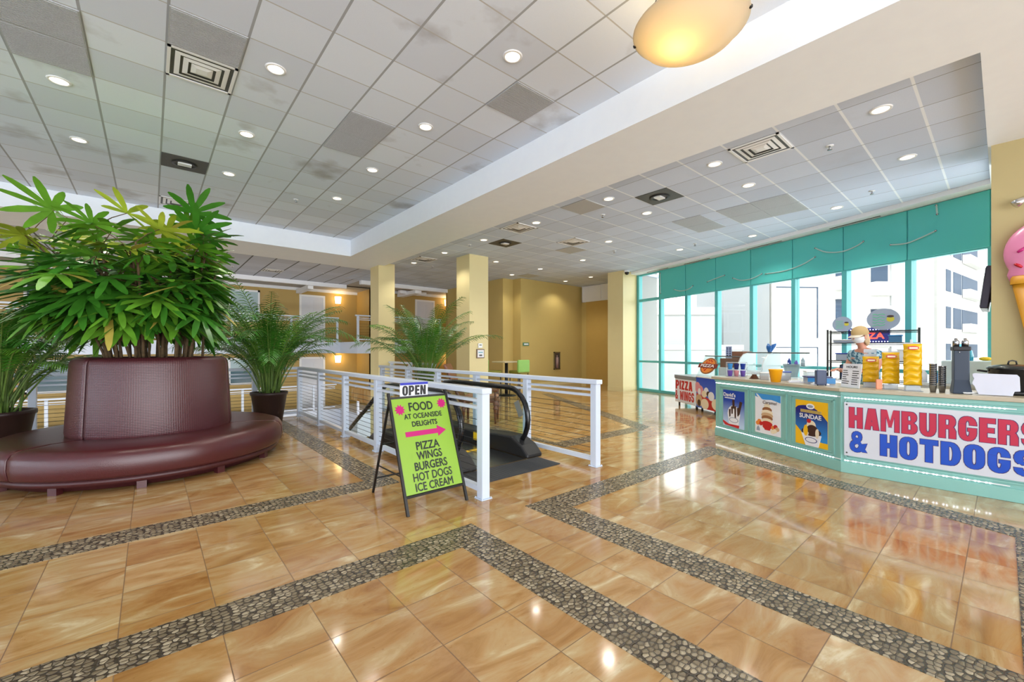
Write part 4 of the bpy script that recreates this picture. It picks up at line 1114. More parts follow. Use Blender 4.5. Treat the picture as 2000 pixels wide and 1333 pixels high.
GL['E'] = [rect(0, 0, 4, 14), rect(4, 0, 8.4, 2.9), rect(4, 11.1, 8.4, 14), rect(4, 5.7, 7.8, 8.5)]
GL['S'] = ring(5, 9.8, 5, 4.4, 1.1, 1.7, 0, 235) + ring(5, 4.2, 5, 4.4, 1.1, 1.7, -180, 65) + [[(1.2, 7.4), (3.8, 5.8), (8.8, 6.6), (6.4, 8.2)]]
GL['O'] = [rect(0, 4.5, 4, 9.5), rect(6, 4.5, 10, 9.5)] + ring(5, 9.5, 5, 4.7, 1, 2.2, 0, 180) + ring(5, 4.5, 5, 4.7, 1, 2.2, 180, 360)
GL['T'] = [rect(2.8, 0, 6.8, 14), rect(0, 10.8, 9.6, 14)]
GL['D'] = [rect(0, 0, 4, 14), rect(4, 0, 5, 2.7), rect(4, 11.3, 5, 14)] + bowl(5, 10, 0, 14, 4, 2.7)
GL['&'] = ring(4.4, 10.4, 3.4, 3.7, 1.1, 1.4, 0, 360, 14) + ring(4.2, 4.0, 4.4, 4.2, 1.4, 1.6, 60, 360, 14) + [[(3, 10), (5.4, 9.4), (11, .4), (7.4, .4)], [(7.6, 5.6), (11, 6.4), (9.6, 3), (7.6, 2.4)]]
GL['P'] = [rect(0, 0, 4, 14), rect(4, 11.2, 6, 14), rect(4, 4.8, 6, 7.4)] + bowl(6, 10, 4.8, 14, 3.8, 2.6)
GL['I'] = [rect(0, 0, 4, 14)]
GL['Z'] = [rect(0, 0, 8.6, 3), rect(0, 11, 8.6, 14), [(0, 2.6), (4.4, 2.6), (8.6, 11.4), (4.2, 11.4)]]
GL['W'] = [[(0, 14), (3.6, 14), (5.2, 0), (2, 0)], [(8.8, 0), (12, 0), (14, 14), (10.4, 14)], [(3.6, 0), (5.4, 0), (8.2, 13), (5.8, 13)], [(8.6, 0), (10.4, 0), (8.2, 13), (5.8, 13)]]
GL['N'] = [rect(0, 0, 3.6, 14), rect(6.8, 0, 10.4, 14), [(1.4, 14), (4.2, 14), (9, 0), (6.2, 0)]]
GWd = {'M': 12.4, 'W': 14, 'I': 4, 'E': 8.4, 'Z': 8.6, 'T': 9.6, '&': 11, 'N': 10.4, ' ': 5}
def blocks(name, body, F, x0, x1, y0, y1, m, parent, outline=None, z=.0, gap=1.5):
    tot = sum(GWd.get(c, 10) + gap for c in body) - gap
    sx = (x1 - x0) / tot; sy = (y1 - y0) / 14
    x = x0
    for c in body:
        if c != ' ':
            q = MB(F); 
            for k, poly in enumerate(GL[c]): q.prism([(x + p[0] * sx, y0 + p[1] * sy) for p in poly], z, z + .0022 + k * .00001)
            q.build('letter', m, parent)
            if outline:
                q = MB(F); e = .0045
                for k, poly in enumerate(GL[c]):
                    cx_ = sum(p[0] for p in poly) / len(poly); cy_ = sum(p[1] for p in poly) / len(poly)
                    pp = []
                    for p in poly:
                        px_, py_ = p[0] * sx, p[1] * sy
                        dx, dy = px_ - cx_ * sx, py_ - cy_ * sy
                        pp.append((x + px_ + (e if dx > 0 else -e), y0 + py_ + (e if dy > 0 else -e)))
                    q.prism(pp, z - .0005, z + .0010 + k * .00001)
                q.build('letter_outline', outline, parent)
        x += (GWd.get(c, 10) + gap) * sx
blocks('letter', 'HAMBURGERS', F2, .072, 1.47, .535, .772, M_RED, bn, M_NAVY, .0205)
blocks('letter', '& HOTDOGS', F2, .082, 1.44, .262, .498, M_BLU, bn, M_NAVY, .0205)
blocks('letter', 'OPEN', of, .022, .272, .012, .106, M_BLACK, op, None, .0045)
for sx_, zz in ((.05, .80), (.05, .24)):
    q = MB(F2); q.disc(sx_, zz, .009, .009, .0205, .023, 12); q.build('grommet', M_DGREY, bn)

# ---- posters
def grad(name, c0, c1, z0, z1, rough=.35):
    m, nt, b = nmat(name)
    tc = N(nt, 'ShaderNodeTexCoord'); sp = N(nt, 'ShaderNodeSeparateXYZ'); nt.links.new(tc.outputs['Object'], sp.inputs[0])
    mr = N(nt, 'ShaderNodeMapRange'); mr.inputs[1].default_value = z0; mr.inputs[2].default_value = z1
    nt.links.new(sp.outputs[2], mr.inputs[0])
    nt.links.new(mixc(nt, mr.outputs[0], lin(c0), lin(c1)), b.inputs['Base Color']); b.inputs['Roughness'].default_value = rough
    return m
PRT = {k: mat('print_' + k, v, .35, var=.03) for k, v in dict(white=(236, 236, 240), cream=(238, 222, 190), choc=(62, 34, 26), caramel=(150, 96, 60), red=(196, 32, 36), blue=(22, 60, 160), sky=(60, 150, 220), yellow=(246, 190, 24), orange=(232, 140, 60), tan=(206, 170, 130), navy=(28, 36, 110), grey=(150, 160, 176), pink=(226, 150, 160), purple=(120, 90, 190), gold=(196, 168, 90)).items()}
def poster(label, F, s0, s1, z0, z1, bg):
    c = F @ Vector(((s0 + s1) / 2, z0, .008))
    t = thing('poster', label, 'poster', tuple(c))
    q = MB(F); q.box(s0, s1, z0, z1, .002, .008); q.build('sheet', bg, t)
    return t, F @ Matrix.Translation((s0, z0, .008))
def art(t, F, name, m, fn, lift=.0008):
    q = MB(F); fn(q); q.build(name, m, t)
lay = [0]
def lz():
    lay[0] += 1; return .0002 + (lay[0] % 40) * .00025
def dsc(t, F, name, m, x, y, rx, ry, a0=0, a1=360):
    z = lz(); art(t, F, name, PRT[m] if isinstance(m, str) else m, lambda q: q.disc(x, y, rx, ry, 0, z + .0004, 22, None, math.radians(a0), math.radians(a1)))
def ply(t, F, name, m, pts):
    z = lz(); art(t, F, name, PRT[m] if isinstance(m, str) else m, lambda q: q.prism(pts, 0, z + .0004))
lay[0] = 0
t, F = poster('blue sundae poster headed David\'s, leftmost on the mint counter', F1, .19, .65, .20, .785, grad('sky_poster_gradient', (190, 214, 240), (8, 64, 168), .05, .42))
dsc(t, F, 'ice_cream', 'white', .24, .22, .135, .13); ply(t, F, 'bowl', 'white', [(.10, .22), (.38, .22), (.335, .02), (.145, .02)])
for x0, y1, y0 in ((.13, .28, .17), (.18, .33, .22), (.25, .34, .15), (.31, .32, .20)): ply(t, F, 'chocolate_drip', 'choc', [(x0, y1), (x0 + .045, y1 + .01), (x0 + .04, y0), (x0 + .012, y0 - .01)])
ply(t, F, 'wafer', 'choc', [(.215, .30), (.262, .30), (.255, .44), (.21, .44)]); ply(t, F, 'wafer', 'choc', [(.32, .20), (.365, .22), (.425, .42), (.37, .43)])
dsc(t, F, 'label', 'grey', .24, .12, .10, .042); dsc(t, F, 'label', 'white', .24, .12, .085, .032)
ply(t, F, 'red_swoosh', 'red', [(.0, .09), (.13, .045), (.36, .05), (.35, .005), (.05, .02), (.0, .06)])
text('lettering', "David's", F @ Matrix.Translation((.025, .485, .011)), .062, PRT['white'], t, w=.27, bold=.03)
for k in range(12): ply(t, F, 'small_print', 'white', [(.04 + k * .019, .452), (.053 + k * .019, .452), (.053 + k * .019, .470), (.04 + k * .019, .470)])
lay[0] = 0
t, F = poster('pale caramel parfait poster, second from the left on the mint counter', F1, .872, 1.325, .225, .795, PRT['white'])
ply(t, F, 'blue_top', 'sky', [(0, .57), (.453, .57), (.453, .47), (.30, .50), (.15, .49), (0, .53)])
ply(t, F, 'white_wave', 'white', [(.02, .57), (.06, .55), (.12, .50), (.08, .50), (.03, .54)])
for y, r_, m in ((.40, .055, 'cream'), (.35, .085, 'caramel'), (.31, .10, 'cream'), (.27, .105, 'tan'), (.23, .10, 'caramel'), (.19, .10, 'cream'), (.15, .095, 'red'), (.11, .08, 'red')): dsc(t, F, 'parfait_layer', m, .22, y, r_, .04)
ply(t, F, 'berry_base', 'red', [(.14, .16), (.30, .16), (.27, .06), (.18, .06)])
for x, y, m in ((.08, .17, 'orange'), (.11, .14, 'red'), (.05, .14, 'orange'), (.33, .11, 'orange'), (.37, .13, 'red'), (.40, .10, 'tan'), (.36, .07, 'cream'), (.32, .055, 'cream')): dsc(t, F, 'fruit', m, x, y, .034, .03)
ply(t, F, 'grey_mark', 'grey', [(.03, .03), (.09, .03), (.085, .07), (.06, .10), (.035, .07)])
text('lettering', 'Caramel', F @ Matrix.Translation((.155, .435, .011)), .045, PRT['choc'], t, w=.25, bold=.01, shear=.2)
lay[0] = 0
t, F = poster('yellow and blue banana SUNDAE poster, third from the left on the mint counter', F1, 1.565, 2.015, .215, .785, PRT['yellow'])
ply(t, F, 'blue_field', grad('deep_blue_poster_gradient', (40, 140, 214), (26, 30, 120), .1, .42), [(0, .07)] + [(0, .46)] + [(.45 * i / 12, .46 + .055 * math.sin(PI * (i / 12) * .9 + .35) - .055 * (i / 12) ** 3 * 2.2) for i in range(1, 13)] + [(.45, .07)])
ply(t, F, 'yellow_corner', 'yellow', [(0, .24), (.13, .12), (.12, 0), (0, 0)]); ply(t, F, 'yellow_corner', 'yellow', [(.30, 0), (.45, 0), (.45, .06), (.33, .075)])
dsc(t, F, 'logo_oval', 'white', .215, .50, .058, .035); dsc(t, F, 'logo_oval', 'grey', .215, .50, .04, .018)
for k in range(14): ply(t, F, 'banana_heading', 'gold', [(.075 + k * .0215, .415 + .002 * (k % 2)), (.092 + k * .0215, .415), (.092 + k * .0215, .452), (.075 + k * .0215, .455)])
text('lettering', 'SUNDAE', F @ Matrix.Translation((.07, .345, .0115)), .058, PRT['white'], t, w=.31, bold=.03)
ply(t, F, 'bowl', 'white', [(.09, .15), (.37, .15), (.33, .0), (.15, .0)])
dsc(t, F, 'fudge', 'choc', .23, .18, .135, .055); dsc(t, F, 'ice_cream', 'cream', .23, .25, .065, .075); dsc(t, F, 'ice_cream', 'cream', .16, .18, .04, .07); dsc(t, F, 'fudge', 'choc', .245, .21, .075, .06); dsc(t, F, 'banana', 'yellow', .155, .19, .03, .07); dsc(t, F, 'banana', 'cream', .315, .17, .025, .06)
dsc(t, F, 'cherry', 'red', .20, .315, .03, .026); dsc(t, F, 'label', 'navy', .23, .075, .085, .035); dsc(t, F, 'label', 'white', .23, .075, .075, .028)

# ------------------------------------------------------------------ things standing on the counter
CT = .985
def blob(name, label, cat, m, loc, fn, bevel=0.0, group=None):
    q = MB(Matrix.Translation(loc)); fn(q); o = q.build(name, m, None, bevel=bevel); return tag(o, label, cat, group)
# yellow bucket
bk = thing('bucket', 'yellow plastic bucket on the counter above the parfait poster', 'bucket', (6.63, 2.07, CT))
q = MB(); q.lathe([(0, 0), (.058, 0), (.085, .165), (.089, .168), (.089, .178), (.082, .178), (.056, .01), (0, .01)], (6.63, 2.07, CT), 28); q.build('shell', mat('bucket_yellow', (250, 176, 12), .35, var=.02), bk)
q = MB(); q.tube([(6.63 + .088 * math.cos(a) * -.66, 2.07 + .088 * math.cos(a) * .75, CT + .17 - .07 * math.sin(a)) for a in [PI * i / 10 for i in range(11)]], .003, 5, xf=None); q.build('bail_handle', M_WOOD, bk)
# napkin dispenser
nd = thing('napkin_dispenser', 'dark navy napkin dispenser left of the HOURS card', 'dispenser', (6.42, 1.50, CT))
ndM = Matrix.Translation((6.42, 1.50, CT)) @ Matrix.Rotation(math.radians(-61), 4, 'Z') @ Matrix.Diagonal((.72, .72, 1, 1))
q = MB(ndM); q.box(-.075, .075, -.06, .06, .012, .195); q.build('housing', M_BLUE, nd, bevel=.008)
for a in (-.06, .06):
    for c in (-.05, .05): q = MB(ndM); q.cyl((a, c, 0), (a, c, .014), .008, n=8); q.build('foot', M_BLACK, nd)
# hours card
hf = frame((6.352, 1.285, CT), (-.62, -.78, 0), (.10, -.08, 1))
hc = thing('hours_card', 'white HOURS card standing on the counter', 'sign', (6.28, 1.19, CT))
q = MB(hf); q.box(0, .262, .004, .288, -.004, 0); q.build('card', M_PAPER, hc)
q = MB(hf); q.box(-.004, .266, 0, .006, -.05, .03); q.build('acrylic_base', M_GLASS2, hc)
text('lettering', 'HOURS', hf @ Matrix.Translation((.055, .236, .0)), .026, M_BLACK, hc, w=.155, bold=.02)
q = MB(hf); r2 = random.Random(3)
for k in range(7):
    y = .20 - k * .0255
    q.box(.012, .012 + r2.uniform(.05, .10), y, y + .009, 0, .001); q.box(.145, .145 + r2.uniform(.07, .10), y - .004, y + .005, 0, .001)
q.build('time_lines', M_BLACK, hc)
# chip bags clipped to three strips
M_CHIP = mat('yellow_chip_bag', (222, 174, 14), .25, var=.08, scale=14); M_CLEAR = mat('clear_clip_plastic', (196, 204, 210), .15, var=0, alpha=.55)
rackR = math.radians(-72)
def chip_bag(label, loc, tilt, w=.155, h=.12, logo=True):
    t = thing('chip_bag', label, 'snack bag', loc, rackR, 'yellow chip bags on the clip strips')
    F = WM[t.name] @ Matrix.Rotation(tilt, 4, 'X')
    nx, nz = 10, 8; vs = []; fs = []
    for sgn in (1, -1):
        o_ = len(vs)
        for j in range(nz + 1):
            for i in range(nx + 1):
                u, v = i / nx, j / nz
                puff = (math.sin(PI * u) ** .5) * (math.sin(PI * v) ** .6) * .032
                wob = .004 * math.sin(9 * u + 5 * v + sgn)
                vs.append(((u - .5) * w * (1 - .05 * math.sin(PI * v)), -sgn * (puff + wob * (0 < j < nz)), (v - 1) * h))
        for j in range(nz):
            for i in range(nx):
                a = o_ + j * (nx + 1) + i
                f = (a, a + 1, a + nx + 2, a + nx + 1)
                fs.append(f if sgn > 0 else f[::-1])
    q = MB(F); q._add(vs, fs, True); q.build('bag', M_CHIP, t)
    if logo:
        q = MB(F @ Matrix(((1, 0, 0, 0), (0, 0, -1, -.033), (0, 1, 0, 0), (0, 0, 0, 1))))
        q.disc(0, -.05, .046, .022, 0, .003, 20); q.build('red_oval', PRT['red'], t)
        q = MB(F @ Matrix(((1, 0, 0, 0), (0, 0, -1, -.036), (0, 1, 0, 0), (0, 0, 0, 1))))
        q.box(-.034, .034, -.060, -.042, 0, .002); q.build('pale_lettering_bar', PRT['cream'], t)
    return t
for xr, yr, top, n, nm in ((6.52, 1.03, .36, 4, 'left'), (6.39, .835, .41, 5, 'middle'), (6.31, .645, .505, 6, 'right')):
    t = thing('clip_strip', 'clear clip strip stand, %s of the three holding chip bags' % nm, 'display stand', (xr, yr, CT), rackR)
    F = WM[t.name]
    q = MB(F); q.box(-.08, .08, -.05, .10, 0, .008); q.box(-.06, .06, -.03, .05, .008, .06); q.build('base', M_CLEAR, t, bevel=.004)
    q = MB(F); q.box(-.012, .012, .035, .041, .008, top + .06); q.build('upright', M_CLEAR, t)
    if nm == 'left':
        for kk in range(2): q = MB(F); q.box(-.06, .06, .03, .034, top - .0 + kk * .055, top + .045 + kk * .055); q.build('empty_clip', M_CLEAR, t)
    else:
        q = MB(F); q.box(-.065, .065, .02, .03, top - .0, top + .025); q.build('header', M_CLEAR, t)
    step = (top - .075) / n
    for k in range(n):
        zz = CT + .075 + step * (n - k) + .012
        chip_bag('yellow chip bag on the %s clip strip, %s from the top' % (nm, ordn(k)), tuple(F @ Vector((0, 0, 0)) + Vector((0, 0, zz - CT))), -.12, h=step * 1.32, logo=(k == 0))
# steel cups
for i, (x, y, nm, hh) in enumerate(((6.30, .485, 'left', 11), (6.34, .42, 'right', 10))):
    for k in range(hh):
        q = MB(); z = CT + k * .0225
        q.lathe([(0, z), (.022, z), (.031, z + .075), (.033, z + .076), (.031, z + .078), (.029, z + .075), (.020, z + .004), (0, z + .004)], (x, y, 0), 20)
        tag(q.build('steel_cup', M_STEEL), 'steel milkshake cup in the %s of two stacks, %s' % (nm, 'lowest' if k == 0 else '%s from the bottom' % ordn(k)), 'cup', 'stacked steel cups')
# tall black dispenser
td = thing('drink_tower', 'tall dark navy dispenser tower on the counter beside the steel cups', 'dispenser', (6.36, .285, CT), math.radians(-78))
F = WM[td.name] @ Matrix.Diagonal((.66, .8, .97, 1))
q = MB(F); q.prism([(-.105, -.1), (.105, -.1), (.105, .1), (-.105, .1)], 0, .012)
q._add([(-.105, -.10, .012), (.105, -.10, .012), (.105, .12, .012), (-.105, .12, .012), (-.08, -.05, .16), (.08, -.05, .16), (.08, .10, .16), (-.08, .10, .16)], [(0, 1, 5, 4), (1, 2, 6, 5), (2, 3, 7, 6), (3, 0, 4, 7), (4, 5, 6, 7)])
q.box(-.085, .085, -.055, .10, .14, .47); q.build('body', mat('slate_navy_plastic', (38, 52, 70), .4, var=.03), td, bevel=.006)
q = MB(F); q.box(-.10, .10, -.07, .10, .455, .50); q.build('cap', M_BLACK, td, bevel=.008)
q = MB(F); q.ell((-.03, -.072, .44), .008, .006, .008, 8, 6); q.build('button', M_STEEL, td)
for dx in (-.055, .045):
    q = MB(); p = F @ Vector((dx, .0, .5)); q.lathe([(0, 0), (.026, 0), (.026, .055), (.02, .066), (.012, .072), (.013, .085), (0, .088)], tuple(p), 16)
    tag(q.build('steel_canister', M_STEEL), 'steel canister on top of the dark dispenser tower, %s one' % ('left' if dx < 0 else 'right'), 'canister')
# leaning white board
wb = thing('white_board', 'white plastic chopping board leaning against the black pot', 'board', (6.33, .06, CT))
bf = frame((6.27, .205, CT + .004), (.03, -1, 0), (.22, 0, 1)) @ Matrix.Diagonal((.80, .9, 1, 1))
q = MB(bf); o = [(.055, 0), (.33, 0), (.345, .05), (.39, .055), (.385, .21), (.365, .235), (.02, .24), (0, .228), (.004, .2), (.016, .18), (.006, .15), (.0, .12), (.022, .09), (.03, .06)]
q.prism(o, -.006, .006); q.build('board', mat('milky_white_plastic', (208, 210, 222), .35, var=.03), wb, bevel=.003)
# black stock pot on a warmer
pt = thing('stock_pot', 'big black lidded pot at the right end of the counter', 'pot', (6.62, -.06, CT))
P0 = (6.62, -.06, CT)
q = MB(); q.lathe([(0, .0), (.17, .0), (.19, .015), (.19, .035), (0, .035)], P0, 32); q.build('warmer_base', M_BLACK, pt)
q = MB(); q.lathe([(0, .035), (.155, .035), (.165, .05), (.168, .25), (.178, .255), (.178, .265), (0, .265)], P0, 40); q.build('body', M_BLACKG, pt)
q = MB(); q.lathe([(.18, .265), (.172, .278), (.12, .296), (.04, .306), (0, .307)], P0, 40); q.build('lid', mat('dark_lid_metal', (60, 64, 62), .25, .6), pt)
q = MB(); q.tube([(P0[0] - .02, P0[1] + .03, CT + .30), (P0[0] - .02, P0[1] + .022, CT + .335), (P0[0], P0[1], CT + .343), (P0[0] + .01, P0[1] - .025, CT + .335), (P0[0] + .01, P0[1] - .03, CT + .30)], .007, 8); q.build('lid_handle', M_BLACK, pt)
for s_ in (-1, 1):
    q = MB(); q.tube([(P0[0] + .05 * s_, P0[1] + .165 * s_, CT + .225), (P0[0] + .06 * s_, P0[1] + .23 * s_, CT + .235), (P0[0] - .01 * s_, P0[1] + .235 * s_, CT + .235), (P0[0] - .03 * s_, P0[1] + .17 * s_, CT + .225)], .009, 8); q.build('side_handle', M_BLACK, pt)
q = MB(); q.tube([(6.30, .30, CT + .012), (6.28, .24, CT + .012), (6.30, .19, CT + .016), (6.34, .17, CT + .014), (6.32, .12, CT + .012)], .008, 6)
tag(q.build('charger_cord', M_WHITEP), 'short white cord at the foot of the leaning white board', 'cord')
# left end of the counter: cup carrier, cake stand, tubs
def on1(s_, d): return PA + T1 * s_ - N1 * d
cs = thing('cup_carrier', 'clear two-tier rack of purple and blue cups at the left end of the counter', 'rack', tuple(on1(.12, .30) + Vector((0, 0, CT))), math.radians(-61))
F = WM[cs.name]
q = MB(F)
for zz in (0, .115, .235): q.box(-.15, .15, -.06, .06, zz, zz + .006)
for a in (-.15, .145):
    for c in (-.06, .055): q.box(a, a + .005, c, c + .005, 0, .24)
q.build('frame', M_CLEAR, cs)
for i in range(3):
    for j in range(2):
        p = F @ Vector((-.095 + i * .095, 0, .007 + j * .115))
        q = MB(); q.lathe([(0, 0), (.030, 0), (.042, .095), (.044, .097), (0, .097)], tuple(p), 18)
        m = [PRT['purple'], PRT['sky'], PRT['pink'], PRT['navy'], PRT['purple'], PRT['blue']][(i * 2 + j) % 6]
        tag(q.build('paper_cup', m), '%s printed paper cup in the %s tier of the cup carrier, %s of three' % (['purple', 'sky blue', 'pink', 'navy', 'purple', 'blue'][(i * 2 + j) % 6], ['lower', 'upper'][j], ['left', 'middle', 'right'][i]), 'cup')
ck = thing('cake_stand', 'clear domed stand with stacked plates on a wooden foot, left part of the counter', 'cake stand', tuple(on1(.60, .22) + Vector((0, 0, CT))))
p = tuple(on1(.60, .22) + Vector((0, 0, CT)))
q = MB(); q.lathe([(0, 0), (.075, 0), (.06, .012), (.03, .06), (.035, .07), (0, .07)], p, 24); q.build('wooden_foot', M_WOOD, ck)
for k in range(3): q = MB(); q.lathe([(0, .07 + k * .022), (.11 - .012 * k, .072 + k * .022), (.125 - .012 * k, .082 + k * .022), (.11 - .012 * k, .078 + k * .022), (0, .076 + k * .022)], p, 30); q.build('plate', M_WHITEP, ck)
q = MB(); q.lathe([(.115, .125), (.11, .16), (.08, .20), (.03, .218), (.0, .22)], p, 30); q.ell((p[0], p[1], p[2] + .23), .014, .014, .014, 10, 8); q.build('dome', M_GLASS2, ck)
for s_, d, w, h, lab, m in ((.86, .16, .10, .10, 'clear tub of brown toppings behind the caramel poster', PRT['tan']), (1.02, .34, .15, .12, 'clear bin with a blue lid left of the yellow bucket', PRT['grey']), (1.36, .52, .22, .14, 'white lidded bin behind the yellow bucket', PRT['white'])):
    p = on1(s_, d) + Vector((0, 0, CT)); t = thing('food_tub', lab, 'tub', tuple(p), math.radians(-61)); F = WM[t.name]
    q = MB(F); q.box(-w / 2, w / 2, -w * .35, w * .35, .003, h * .6); q.build('contents', m, t, bevel=.006)
    q = MB(F); q.box(-w / 2 - .006, w / 2 + .006, -w * .35 - .006, w * .35 + .006, 0, h); q.build('clear_shell', M_CLEAR, t, bevel=.006)
    q = MB(F); q.box(-w / 2 - .012, w / 2 + .012, -w * .35 - .012, w * .35 + .012, h, h + .016); q.build('lid', M_WHITEP if 'blue' not in lab else PRT['blue'], t, bevel=.004)
t = thing('carton_tray', 'blue and white carton tray right of the yellow bucket', 'box', tuple(on1(1.62, .30) + Vector((0, 0, CT))), math.radians(-61)); F = WM[t.name]
q = MB(F); q.box(-.15, .15, -.10, .10, 0, .085); q.build('carton', PRT['grey'], t)
q = MB(F); q.box(-.151, .151, -.101, -.1, .03, .08); q.box(.05, .152, -.102, .10, .012, .07); q.build('blue_print', PRT['sky'], t)
q = MB(F); q.box(-.16, .12, -.11, .11, .085, .10); q.build('lid', PRT['navy'], t)
for s_, d, lab in ((1.40, .16, 'crumpled white wrapper right beside the yellow bucket'), (1.78, .14, 'folded white napkin pack in front of the carton tray')):
    p = on1(s_, d) + Vector((0, 0, CT)); q = MB(Matrix.Translation(p) @ Matrix.Rotation(-1.1, 4, 'Z')); q.box(-.09, .09, -.05, .05, 0, .02); q.box(-.07, .06, -.04, .045, .02, .034)
    tag(q.build('paper_pack', M_PAPER, None, bevel=.006), lab, 'paper')
q = MB(Matrix.Translation((6.36, .93, CT)) @ Matrix.Rotation(-1.2, 4, 'Z')); q.box(-.025, .025, -.02, .02, 0, .11); tag(q.build('spice_box', mat('salmon_print', (240, 150, 110), .4)), 'small salmon striped box between the left and middle clip strips', 'box')

# ------------------------------------------------------------------ freezers and display cases by the windows
U = Vector((-.58, -.815, 0)).normalized(); V = Vector((-U.y, U.x, 0)) * -1     # V: towards the room
if V.x > 0: V = -V
def box_on(F, *a, m=None, name='body', parent=None, bevel=0.0):
    q = MB(F); q.box(*a); return q.build(name, m, parent, bevel=bevel)
fz = thing('chest_freezer', 'white chest freezer with a red PIZZA & WINGS banner', 'freezer', (10.36, 5.56, 0)); FZ = frame((10.36, 5.56, 0), U)
box_on(FZ, 0, 1.02, .10, .70, -.62, 0, m=M_WHITEP, parent=fz, bevel=.012)
box_on(FZ, -.015, 1.035, .70, .79, -.64, .015, m=mat('grey_freezer_rim', (134, 140, 146), .4), name='lid_rim', parent=fz, bevel=.012)
for a in (.08, .94):
    for c in (-.08, -.54): q = MB(FZ); q.cyl((a, .0, c), (a, .10, c), .022, n=10); q.build('caster', M_BLACK, fz)
box_on(FZ, .02, .99, .13, .685, 0, .004, m=M_PAPER, name='banner_sheet', parent=fz)
M_RED2 = mat('pizza_red', (196, 20, 26), .4, var=.02)
blocks('letter', 'PIZZA', FZ, .05, .88, .43, .655, M_RED2, fz, None, .004)
blocks('letter', '& WINGS', FZ, .03, .96, .17, .395, M_RED2, fz, None, .004)
dz = thing('dipping_cabinet', 'ice cream dipping cabinet with blue and red printed front and glass guard', 'freezer', (9.75, 4.70, 0)); FD = frame((9.75, 4.70, 0), U)
lay[0] = 0
box_on(FD, 0, 1.35, .09, .79, -.66, 0, m=grad('dipping_cabinet_print', (70, 110, 200), (12, 70, 190), .3, .8), parent=dz)
q = MB(FD); q.box(-.01, 1.36, .79, .82, -.67, .01); q.build('top_rim', M_WHITEP, dz)
for a in (.08, 1.2): q = MB(FD); q.cyl((a, 0, -.1), (a, .09, -.1), .022, n=10); q.build('caster', M_BLACK, dz)
ply(dz, FD, 'red_print', 'red', [(0, .42), (1.35, .20), (1.35, .09), (.3, .09), (0, .35)])
for x, y, rx, ry, m in ((.05, .56, .12, .12, 'pink'), (.16, .50, .14, .11, 'pink'), (.13, .46, .06, .08, 'white'), (.42, .48, .10, .10, 'white'), (.50, .44, .07, .06, 'choc'), (.33, .42, .10, .08, 'cream'), (.12, .26, .14, .14, 'tan'), (.12, .20, .07, .08, 'choc'), (.36, .20, .16, .12, 'cream'), (.62, .40, .12, .10, 'white'), (.8, .24, .16, .12, 'cream')): dsc(dz, FD, 'scoop_print', m, x, y, rx, ry)
q = MB(FD); q._add([(0, .82, .0), (1.3, .82, 0), (1.3, 1.29, -.22), (0, 1.29, -.22), (0, .82, -.006), (1.3, .82, -.006), (1.3, 1.29, -.226), (0, 1.29, -.226)], [(0, 1, 2, 3), (7, 6, 5, 4), (0, 4, 5, 1), (3, 2, 6, 7), (0, 3, 7, 4), (1, 5, 6, 2)]); q.build('glass_guard', M_GLASS2, dz)
q = MB(FD); q.tube([(0, 1.29, -.22), (1.3, 1.29, -.22)], .012, 6); q.build('guard_rail', mat('dark_guard_rail', (86, 92, 90), .4), dz)
gf = frame(FD @ Vector((.22, 1.06, -.10)), U, (V.x * -.42, V.y * -.42, .9))
pz = thing('pizza_logo_sign', 'round pizza picture sign fixed on the glass guard of the dipping cabinet', 'sign', tuple(FD @ Vector((.22, 1.06, -.10))))
q = MB(gf); q.disc(.12, 0, .30, .20, 0, .012, 32); q.build('crust', PRT['caramel'], pz)
q = MB(gf); q.disc(.12, 0, .26, .17, .012, .016, 32); q.build('cheese', PRT['orange'], pz)
r2 = random.Random(9)
for k in range(22):
    q = MB(gf); a, rr_ = r2.uniform(0, 6.28), .15 * math.sqrt(r2.random()); q.disc(.12 + rr_ * 1.1 * math.cos(a), rr_ * math.sin(a), .022, .02, .016, .0185 + k * .0001, 10); q.build('topping', PRT['red'], pz)
q = MB(gf); q.box(-.26, .50, -.055, .05, .019, .024); q.build('ribbon', mat('dark_red_ribbon', (128, 36, 32), .4), pz)
text('lettering', 'PIZZA', gf @ Matrix.Translation((-.16, -.035, .024)), .07, PRT['white'], pz, w=.56, bold=.03)
# curved glass case
WU = Vector((-.34, -.94, 0)).normalized()
cc = thing('curved_glass_case', 'white display case with curved glass and white end panels in front of the windows', 'display case', (10.38, 4.05, 0)); FC = frame((10.38, 4.05, 0), WU)
box_on(FC, 0, 1.45, 0, .86, -.6, 0, m=M_WHITEP, parent=cc, bevel=.01)
prof = [(0, .86), (.0, .95), (-.03, 1.10), (-.10, 1.24), (-.20, 1.33), (-.34, 1.36), (-.58, 1.36), (-.58, .86)]
Z3 = Matrix(((0, 0, 1, 0), (0, 1, 0, 0), (1, 0, 0, 0), (0, 0, 0, 1)))
for a in (0, .62, 1.42):
    q = MB(FC); q.prism([(p_[0], p_[1]) for p_ in prof], a, a + .03, Matrix(((0, 0, 1, 0), (0, 1, 0, 0), (1, 0, 0, 0), (0, 0, 0, 1)))); q.build('end_panel', M_WHITEP if a < 1 else M_GLASS2, cc)
q = MB(FC)
for i in range(5): q._add([(0, prof[i][1], prof[i][0]), (1.45, prof[i][1], prof[i][0]), (1.45, prof[i + 1][1], prof[i + 1][0]), (0, prof[i + 1][1], prof[i + 1][0])], [(0, 1, 2, 3)], True)
q.build('curved_glass', M_GLASS2, cc)
q = MB(FC); q.box(.03, 1.42, 1.08, 1.09, -.5, -.12); q.build('glass_shelf', M_GLASS2, cc)
q = MB(FC); q.tube([(0, 1.365, -.34), (1.45, 1.365, -.34)], .014, 6); q.build('top_rail', mat('dark_guard_rail', (86, 92, 90), .4), cc)
